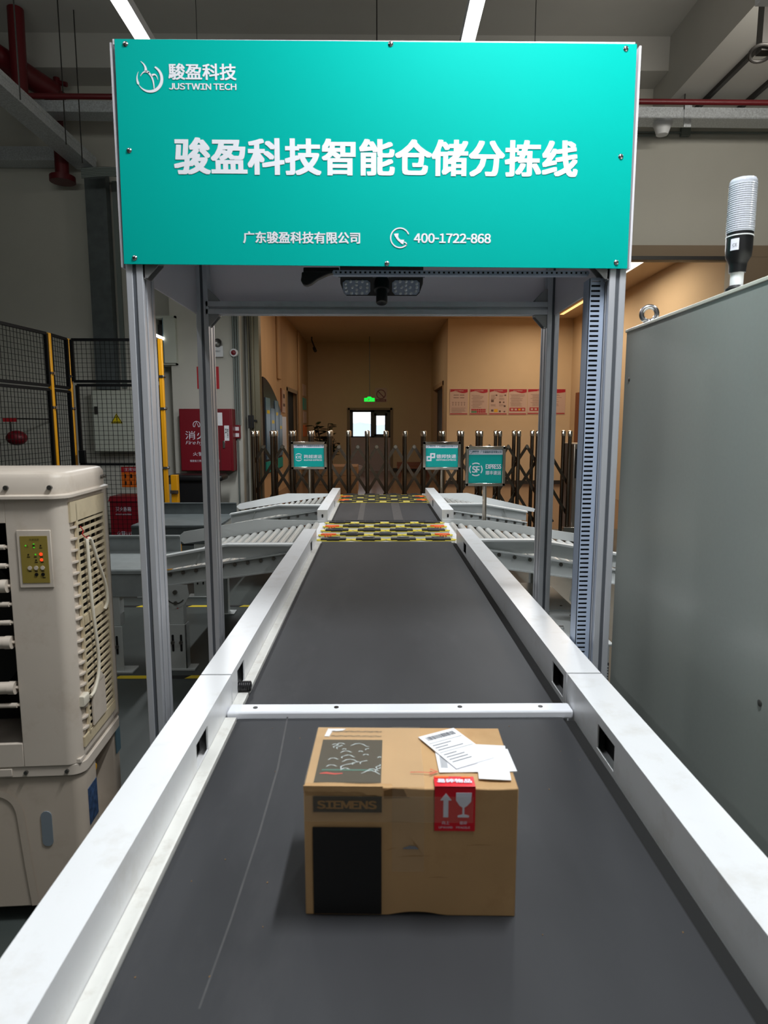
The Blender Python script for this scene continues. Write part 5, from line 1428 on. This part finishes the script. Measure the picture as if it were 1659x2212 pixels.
# dark steel tray descending along the side wall on the other side, with pipes
a = PZ(-20, 175, 4.98); b = PY(188, 372, WB - .1)
lt = T('cable_tray', 'galvanised cable tray running back to the vertical trunking above the fence', 'cable tray', (a.x, a.y, a.z))
mk('channel', MB().bar((a.x - (b.x - a.x) * .6, a.y - (b.y - a.y) * .6, a.z), (b.x, b.y, a.z), .26, .12), M['galv'], lt, smooth=False)
mk('lip', MB().bar((a.x - (b.x - a.x) * .6 + .13, a.y - (b.y - a.y) * .6, a.z + .06), (b.x + .13, b.y, a.z + .06), .012, .05), M['galv'], lt, smooth=False)
a = PY(-30, 335, WB - .15); b = PY(128, 337, WB - .15)
mk('cable_tray', MB().box(a.x - 1, b.x, WB - .28, WB - .02, a.z - .11, a.z + .06), M['galv'], None, 'short dim cable tray along the wall below the sloping one', 'cable tray', smooth=False)
a = PY(113, 85, 9.06); b = PY(128, 385, 9.06)
rp = T('riser_pipe', 'dark red vertical fire pipe with a flanged foot above the fence', 'pipe', (a.x, 9.06, b.z))
mk('pipe', MB().cyl((a.x + .02, 9.06, b.z + .1), (a.x + .02, 9.06, 5.9), .05, n=14).cyl((a.x + .02, 9.06, b.z), (a.x + .02, 9.06, 5.1), .085, n=16), M['red_pipe'], rp)
mk('flange', MB().cyl((a.x + .02, 9.06, b.z - .05), (a.x + .02, 9.06, b.z + .02), .16, n=20), M['red_pipe'], rp)
mk('collar', MB().cyl((a.x + .02, 9.06, 5.62), (a.x + .02, 9.06, 5.8), .1, n=16), M['red_pipe'], rp)
mk('valve', MB().cyl((a.x + .02, 9.06, 5.93), (a.x + .15, 9.06, 5.9), .03, n=10).cyl((a.x + .02, 9.06, 5.9), (a.x + .02, 9.06, 5.98), .04, n=12), M['red_pipe'], rp)
a = PY(-10, 75, 7.6); b = PY(114, 200, 8.9)
mk('fire_main', MB().cyl((a.x * 1.3, 6.9, a.z + .45), (b.x, 8.9, b.z), .13, n=18), M['red_pipe'], None, 'thick dark red fire main slanting to the riser pipe', 'pipe')
mk('branch_pipe', MB().cyl((PY(40, 120, 8.3).x, 8.3, 6.35), (PY(44, 210, 8.3).x, 8.3, PY(44, 212, 8.3).z), .09, n=14), M['red_pipe'], None, 'dark red branch pipe beside the thick fire main', 'pipe')
hr = None
for i, (px, py0, py1, Y) in enumerate(((143, 0, 312, 8.2), (178, 0, 352, 8.4), (44, 0, 215, 6.5), (814, 0, 120, 8.0))):
    p = PY(px, py1, Y)
    mk('hanger_rod', MB().cyl((p.x, Y, min(p.z, 6.3)), (p.x, Y, 6.4 if p.z < 6.35 else 6.5), .007, n=6), M['dark_frame'], None,
       ['thin hanger rod nearest the riser pipe', 'thin hanger rod between the riser pipe and the teal sign', 'thin hanger rod in front of the thick fire main', 'thin rod above the middle of the teal sign'][i], 'rod', 'ceiling hanger rods')
cbd = MB(); a = PY(175, 365, 8.8)
for k in range(6): cbd.tube(smooth_pts([(a.x, 8.8, a.z - .02 * k + .0), (a.x + .4, 8.82, a.z + .02 - .018 * k), (a.x + .9, 8.82, a.z - .06 - .014 * k), (a.x + 1.9, 8.84, a.z - .14 - .012 * k)]), .012, 6)
mk('cable_bundle', cbd, M['conduit'], lt)

# strip lights
def strip(label, x, y0, y1, LAMP_Z=LAMP_Z):
    t = T('strip_light', label, 'strip light', (x, (y0 + y1) / 2, LAMP_Z), 'ceiling strip lights')
    mk('housing', MB().box(x - .036, x + .036, y0, y1, LAMP_Z, LAMP_Z + .05), M['white_plastic'], t, smooth=False)
    mk('diffuser', MB().box(x - .034, x + .034, y0, y1, LAMP_Z - .02, LAMP_Z), M['lamp'], t, smooth=False)
    for y in ([(y0 + y1) / 2] if LAMP_Z < 3.2 else (y0 + .3, y1 - .3)): mk('hanger', MB().cyl((x, y, LAMP_Z + .05), (x, y, 5.85 if 3.3 < y < 4.0 else 6.4), .003, n=5), M['dark_frame'], t)


strip('white strip light slanting above the logo corner of the sign', -1.25, 2.2, 3.9)
strip('white strip light rising straight above the middle of the sign', .49, 2.7, 3.9)
strip('long white strip light over the near conveyor', .49, -.35, 1.85)
strip('added white strip light giving fill over the air cooler', -1.25, .4, 1.8)  # from here down the fixtures are added for the fill lamps
strip('added white strip light giving fill over the control cabinet', 2.25, 1.6, 3.0)
strip('added white strip light hung low to brighten the white chutes', 1.26, 5.0, 6.2, 2.98)
strip('added white strip light hung low as fill over the grey slides', -1.55, 5.5, 6.7, 2.98)
strip('added white fill strip light high above the floor behind the cooler', -3.2, 1.2, 3.8, 4.64)
strip('added white fill strip light high near the entrance end of the hall', 1.6, -4.6, -1.4, 4.44)
for x, y, lab in ((4.0, 5.6, 'wide floodlight added to light the wall over the door header'), (-3.4, 5.4, 'wide floodlight added to light the wall above the mesh fence')):
    t = T('fill_floodlight', lab, 'fill_floodlight', (x, y, 4.9))  # fixture made up for the wall-washing fill lamps
    mk('housing', MB().box(x - 1.02, x + 1.02, y - .12, y - .03, 4.82, 4.98), M['white_plastic'], t, bevel=.006)
    mk('lens', MB().box(x - 1.0, x + 1.0, y - .03, y - .02, 4.84, 4.96), M['lamp'], t)
    for dx in (-.8, .8): mk('hanger', MB().cyl((x + dx, y - .08, 4.98), (x + dx, y - .08, 5.63 if x > 0 else 6.4), .006, n=6), M['dark_frame'], t)

# ------------------------------------------------------------------ annex contents
# posters
pxs = [(972, 1010), (1015, 1053), (1057, 1095), (1099, 1137), (1140, 1220)]
plabels = ['first poster from the block corner, with a short table and flow chart', 'second poster, text with a strip of small red and green signs', 'third poster, with scattered pictures and a yellow square', 'fourth poster, dense text over one red picture strip', 'widest poster, partly behind the gantry post']
for i, (x0, x1) in enumerate(pxs):
    a = PY(x0, 840, PWY); b = PY(x1, 896 - (i == 4) * 1, PWY)
    t = T('safety_poster', 'red-topped safety ' + plabels[i].replace('first poster', 'poster first').replace('second poster', 'poster second').replace('third poster', 'poster third').replace('fourth poster', 'poster fourth').replace('widest poster', 'poster, the widest one'), 'poster', ((a.x + b.x) / 2, PWY, b.z), 'safety posters on the annex wall')
    sh = mk('sheet', MB().box(a.x, b.x, PWY - .012, PWY, b.z, a.z), M['poster'], t, smooth=False)
    W_ = b.x - a.x; Hh = a.z - b.z; y = PWY - .012
    wave = [(a.x + .01 + (W_ - .02) * k / 16, a.z - Hh * .13 - Hh * .035 * math.sin(k / 16 * 2 * PI + PI)) for k in range(17)]
    mk('header', MB().prism([(a.x + .01, a.z - .01)] + wave + [(b.x - .01, a.z - .01)], (0, y, 0), (1, 0, 0), (0, 0, 1), (0, -.002, 0)), M['poster_red'], sh, smooth=False)
    text(sh, '安全生产管理规定' if i != 1 else '火灾应急预案', ((a.x + b.x) / 2, y - .002, a.z - Hh * .075), W_ * .5, Hh * .045, M['poster'], bold=.02)
    mk('footer', MB().box(a.x + .01, b.x - .01, y - .002, y, b.z + .012, b.z + .035), M['poster_red'], sh, smooth=False)
    tb = MB(); rr = random.Random(20 + i)
    def L_(fx0, fx1, fz, th=.006): tb.box(a.x + W_ * fx0, a.x + W_ * fx1, y - .0015, y, a.z - Hh * fz - th / 2, a.z - Hh * fz + th / 2)
    if i == 0:
        for z_ in (.24, .34): L_(.2, .5, z_, .012); L_(.56, .8, z_, .014)
        for k in range(5): L_(.12 + .16 * k, .22 + .16 * k, .52, .01); tb.box(a.x + W_ * (.165 + .16 * k), a.x + W_ * (.185 + .16 * k), y - .0015, y, a.z - Hh * .65, a.z - Hh * .55)
        for k in range(5): L_(.1, .6 + .3 * rr.random(), .74 + .042 * k)
    elif i == 1:
        for k in range(12): L_(.1 + .06 * (k % 3 > 0), .5 + .38 * rr.random(), .25 + .043 * k)
    elif i == 2:
        for (fx, fz) in ((.1, .24), (.55, .24), (.1, .6), (.55, .6), (.55, .36), (.1, .34)):
            for k in range(3): L_(fx, fx + .2 + .1 * rr.random(), fz + .03 * k, .005)
        for (fx, fz, s_) in ((.4, .25, .02), (.88, .25, .02), (.18, .47, .035), (.6, .52, .025), (.8, .52, .02), (.86, .67, .025), (.18, .84, .03), (.6, .87, .025), (.85, .88, .02)):
            tb.box(a.x + W_ * fx - s_, a.x + W_ * fx + s_, y - .0015, y, a.z - Hh * fz - s_ * .8, a.z - Hh * fz + s_)
    else:
        for k in range(12): L_(.08 + .05 * (k % 4 > 0), .6 + .3 * rr.random(), .22 + .04 * k)
    mk('print', tb, M['poster_ink'], sh, smooth=False)
    if i == 1:
        for k in range(8):
            for j in range(2):
                mk('picture_tile', MB().box(a.x + W_ * (.1 + .1 * k), a.x + W_ * (.185 + .1 * k), y - .002, y, a.z - Hh * (.84 + .08 * j), a.z - Hh * (.775 + .08 * j)), M['poster_green'] if j and k < 3 else M['poster_red'], sh, smooth=False)
    if i == 2: mk('picture_tile', MB().box(a.x + W_ * .28, a.x + W_ * .48, y - .002, y, b.z + Hh * .1, b.z + Hh * .22), M['poster_yellow'], sh, smooth=False)
    if i >= 3:
        mk('picture_strip', MB().box(a.x + W_ * .06, a.x + W_ * (.92 if i == 3 else .5), y - .0018, y, a.z - Hh * .86, a.z - Hh * .73), M['poster_red'], sh, smooth=False)
        for k in range(4):
            f0 = (.14 + .2 * k) if i == 3 else (.09 + .1 * k)
            mk('picture_tile', MB().box(a.x + W_ * f0, a.x + W_ * (f0 + (.13 if i == 3 else .065)), y - .0028, y, a.z - Hh * .83, a.z - Hh * .76), M['poster_yellow'] if k == 2 else M['poster'], sh, smooth=False)
# exit sign on its rod, no smoking plate, plant, cartons, bench, camera
p = PY(798, 863, 20.5)
ex = T('exit_sign', 'green glowing exit sign hanging on a rod before the far window', 'exit sign', (p.x, 20.5, p.z))
mk('panel', MB().box(p.x - .16, p.x + .16, 20.48, 20.52, p.z - .06, p.z + .045).prism([(-.12, .04), (-.06, .06), (-.05, .085), (.05, .085), (.06, .06), (.12, .04)], (p.x, 20.48, p.z), (1, 0, 0), (0, 0, 1), (0, .04, 0)), M['exit_green'], ex)
xm = MB(); xm.box(p.x - .1, p.x - .02, 20.478, 20.48, p.z - .035, p.z - .015).box(p.x + .02, p.x + .11, 20.478, 20.48, p.z - .03, p.z - .012).box(p.x - .03, p.x + .0, 20.478, 20.48, p.z - .03, p.z + .04)
mk('pictogram', xm, M['sign_white'], ex)
mk('rod', MB().cyl((p.x + .01, 20.5, p.z + .08), (p.x + .01, 20.5, AZ), .012, n=8).box(p.x - .03, p.x + .05, 20.48, 20.52, p.z + .085, p.z + .12), M['conduit'], ex)
a = PY(810, 838, BY); b = PY(836, 869, BY)
ns = T('no_smoking_sign', 'no smoking plate on the dim far wall beside the exit sign', 'sign', ((a.x + b.x) / 2, BY, b.z))
mk('plate', MB().box(a.x, b.x, BY - .008, BY, b.z, a.z), M['poster'], ns)
r_ = (b.x - a.x) * .36
nm = MB(); nm.ribbon(arc(0, 0, r_, 0, 360, 36), r_ * .2, ((a.x + b.x) / 2, BY - .0085, a.z - r_ * 1.45), (1, 0, 0), (0, 0, 1), (0, -.001, 0)); nm.ribbon([(-r_ * .68, r_ * .68), (r_ * .68, -r_ * .68)], r_ * .2, ((a.x + b.x) / 2, BY - .0085, a.z - r_ * 1.45), (1, 0, 0), (0, 0, 1), (0, -.001, 0))
mk('prohibition_ring', nm, M['red_box'], ns)
nm = MB(); nm.box(a.x + .03, b.x - .03, BY - .01, BY - .008, b.z + .02, b.z + .1); mk('caption_band', nm, M['red_box'], ns); text(ns, '禁止吸烟', ((a.x + b.x) / 2, BY - .0105, b.z + .06), .26, .05, M['poster'])
# potted plant
c_ = PY(705, 945, 19.5)
pl = T('potted_plant', 'dark leafy potted plant behind the gate near the far wall', 'plant', (c_.x, 19.5, 0))
mk('pot', MB().lathe((c_.x, 19.5, 0), (0, 0, 1), [(.16, 0), (.22, .3), (.23, .34), (.2, .34)], 20), M['pot'], pl)
lf = MB(); rr = random.Random(11); st_ = MB()
for s_ in range(13):
    an = rr.uniform(0, 2 * PI); tilt_ = rr.uniform(.05, .35); Hs = rr.uniform(.7, 1.35)
    base = Vector((c_.x + .05 * math.cos(an), 19.5 + .05 * math.sin(an), .32)); d = Vector((math.cos(an) * tilt_, math.sin(an) * tilt_, 1)).normalized()
    st_.tube([base, base + d * Hs], .012, 6)
    for k in range(8):
        q = base + d * Hs * (.35 + .65 * k / 7); a2 = rr.uniform(0, 2 * PI); o2 = Vector((math.cos(a2), math.sin(a2), rr.uniform(-.1, .6))).normalized(); sd = o2.cross(Vector((0, 0, 1))).normalized(); L = rr.uniform(.22, .34)
        up = sd.cross(o2)
        lf.add([q, q + o2 * L * .35 + sd * L * .26 + up * .015, q + o2 * L * .75 + sd * L * .2, q + o2 * L - up * .03, q + o2 * L * .75 - sd * L * .2, q + o2 * L * .35 - sd * L * .26 + up * .015, q + o2 * L * .5 - up * .02], [(0, 1, 6), (1, 2, 6), (2, 3, 6), (3, 4, 6), (4, 5, 6), (5, 0, 6)])
mk('foliage', lf, M['leaf'], pl); mk('stem', st_, M['pot'], pl)
# wrapped carton stack
a = PY(688, 1008, 10.6); b = PY(772, 1070, 10.6)
for j in range(4):
    z1 = a.z - .15 * j
    mk('wrapped_carton', MB().box(a.x + .015 * (j % 2), b.x - .012 * (j % 2), 10.6, 11.3, 0.0 if j == 3 else z1 - .148, z1), M['box_pile'], None,
       'brown wrapped carton %s of the stack behind the gate' % ['on top', 'just below the topmost one', 'third from the top', 'at the bottom'][j], 'box', 'cartons stacked behind the gate', bevel=.004)
c_ = PY(772, 1005, 19.0)
mk('plastic_bag', MB().sphere((c_.x, 20.8, .14), .16, 14, 8, (1.1, .9, .85)), M['stone_lip'], None, 'crumpled white bag on the floor below the far window', 'bag')
a = PY(858, 1008, 19.5); b = PY(930, 1030, 19.5)
be = T('wooden_bench', 'low dark red wooden bench before the dim far wall', 'bench', ((a.x + b.x) / 2, 19.5, 0))
mk('seat', MB().box(a.x, b.x, 19.4, 19.8, a.z - .06, a.z), M['wood'], be, bevel=.006)
for x in (a.x + .04, b.x - .12): mk('leg', MB().box(x, x + .08, 19.42, 19.78, 0, a.z - .06), M['wood'], be)
mk('back', MB().box(a.x, b.x, 19.8, 19.84, a.z - .05, a.z + .12), M['wood'], be)
p = PY(680, 752, 20.5)
cc = T('cctv_camera', 'small dark security camera high in the far corner', 'camera', (p.x, 20.5, p.z))
mk('arm', MB().bar((p.x - .1, 20.6, p.z + .25), (p.x, 20.5, p.z), .03, .03), M['dark_frame'], cc); mk('housing', MB().cyl((p.x - .02, 20.5, p.z), (p.x + .03, 20.35, p.z - .1), .05, n=14), M['dark_frame'], cc)
mk('mount', MB().cyl((p.x - .1, 20.6, p.z + .25), (p.x - .1, 20.6, AZ), .02, n=8), M['dark_frame'], cc)
# arched information board, notices on the annex side wall
ib = T('info_board', 'arched dark information board on the annex side wall behind the gate', 'board', (AL, 14.2, .6))
bp_ = [(13.1, .55), (13.1, 2.45)] + [(13.1 + 2.3 * t, 2.5 - .62 * t ** 1.7) for t in [k / 10 for k in range(11)]] + [(15.5, .55)]
mk('board', MB().prism(bp_, (AL + .022, 0, 0), (0, 1, 0), (0, 0, 1), (.03, 0, 0)), M['board_dark'], ib)
for k, (y0, y1, zt) in enumerate(((13.2, 13.72, 2.1), (13.8, 14.3, 1.9), (14.4, 14.85, 2.08), (14.95, 15.4, 1.78))):
    mk('blue_panel', MB().box(AL + .052, AL + .08, y0, y1, .85, zt), M['board_blue'], ib, bevel=.006)
    mk('caption_strip', MB().box(AL + .08, AL + .083, y0 + .1, y1 - .1, zt - .32, zt - .25), M['warn_yellow'], ib)
mk('bottom_band', MB().box(AL + .052, AL + .07, 13.15, 15.45, .58, .8), M['sign_teal'], ib)
for i, (y0, y1, z0, z1, m, lab) in enumerate(((15.7, 15.85, 1.86, 2.42, 'wood', 'narrow brown plaque beside the arched board'), (15.95, 16.4, 1.85, 2.4, 'poster', 'pale notice plate beside the dark doorway'), (15.75, 16.5, .9, 1.75, 'sign_white', 'glossy white notice sheet under the pale plate'))):
    t = T('wall_plaque', lab, 'plaque', (AL, (y0 + y1) / 2, z0))
    mk('plate', MB().box(AL, AL + .02, y0, y1, z0, z1), M[m], t)
    if m == 'poster': mk('print', MB().box(AL + .02, AL + .021, y0 + .08, y1 - .08, z1 - .2, z1 - .1).box(AL + .02, AL + .021, y0 + .06, y1 - .06, z0 + .15, z0 + .22), M['poster_ink'], t)
for i in range(4):
    z = 2.45 - i * .42
    mk('corner_notice', MB().box(AL, AL + .02, 20.4, 21.3, z, z + .36), M[['poster', 'sign_teal', 'poster', 'notice_orange'][i]], None, ['topmost small notice on the side wall past the dark doorway', 'teal small notice on the side wall past the dark doorway', 'pale small notice above the orange one past the dark doorway', 'orange small notice lowest on the side wall past the dark doorway'][i], 'notice', smooth=False)
# brown door leaf on the annex right wall
dlf = struct('door_3', MB().box(AR - .04, AR, 15.2, 16.5, 0, 2.35), M['wood'])

# yellow-black floor tapes
def tape(x0, x1, y, w, label):
    t = MB(); n = int((x1 - x0) / .22); s = (x1 - x0) / n
    for i in range(n):
        t.mi = i % 2; xa = x0 + s * i
        t.add([(xa, y - w / 2, .0015), (xa + s, y - w / 2, .0015), (xa + s + .03, y + w / 2, .0015), (xa + .03, y + w / 2, .0015)], [(0, 1, 2, 3)])
    o = mk('floor_tape', t, [M['hazard_y'], M['hazard_k']], None, label, 'floor tape', 'hazard tape on the floor', smooth=False)


tape(-3.4, -.75, 3.86, .05, 'yellow and black floor tape in front of the chute legs')
tape(-3.4, -.75, 5.45, .05, 'yellow and black floor tape behind the grey chute')
tape(-3.4, -.75, 6.9, .05, 'yellow and black floor tape farthest back on the dark floor')

bpy.data.objects.remove(_fo); bpy.data.curves.remove(_fc)
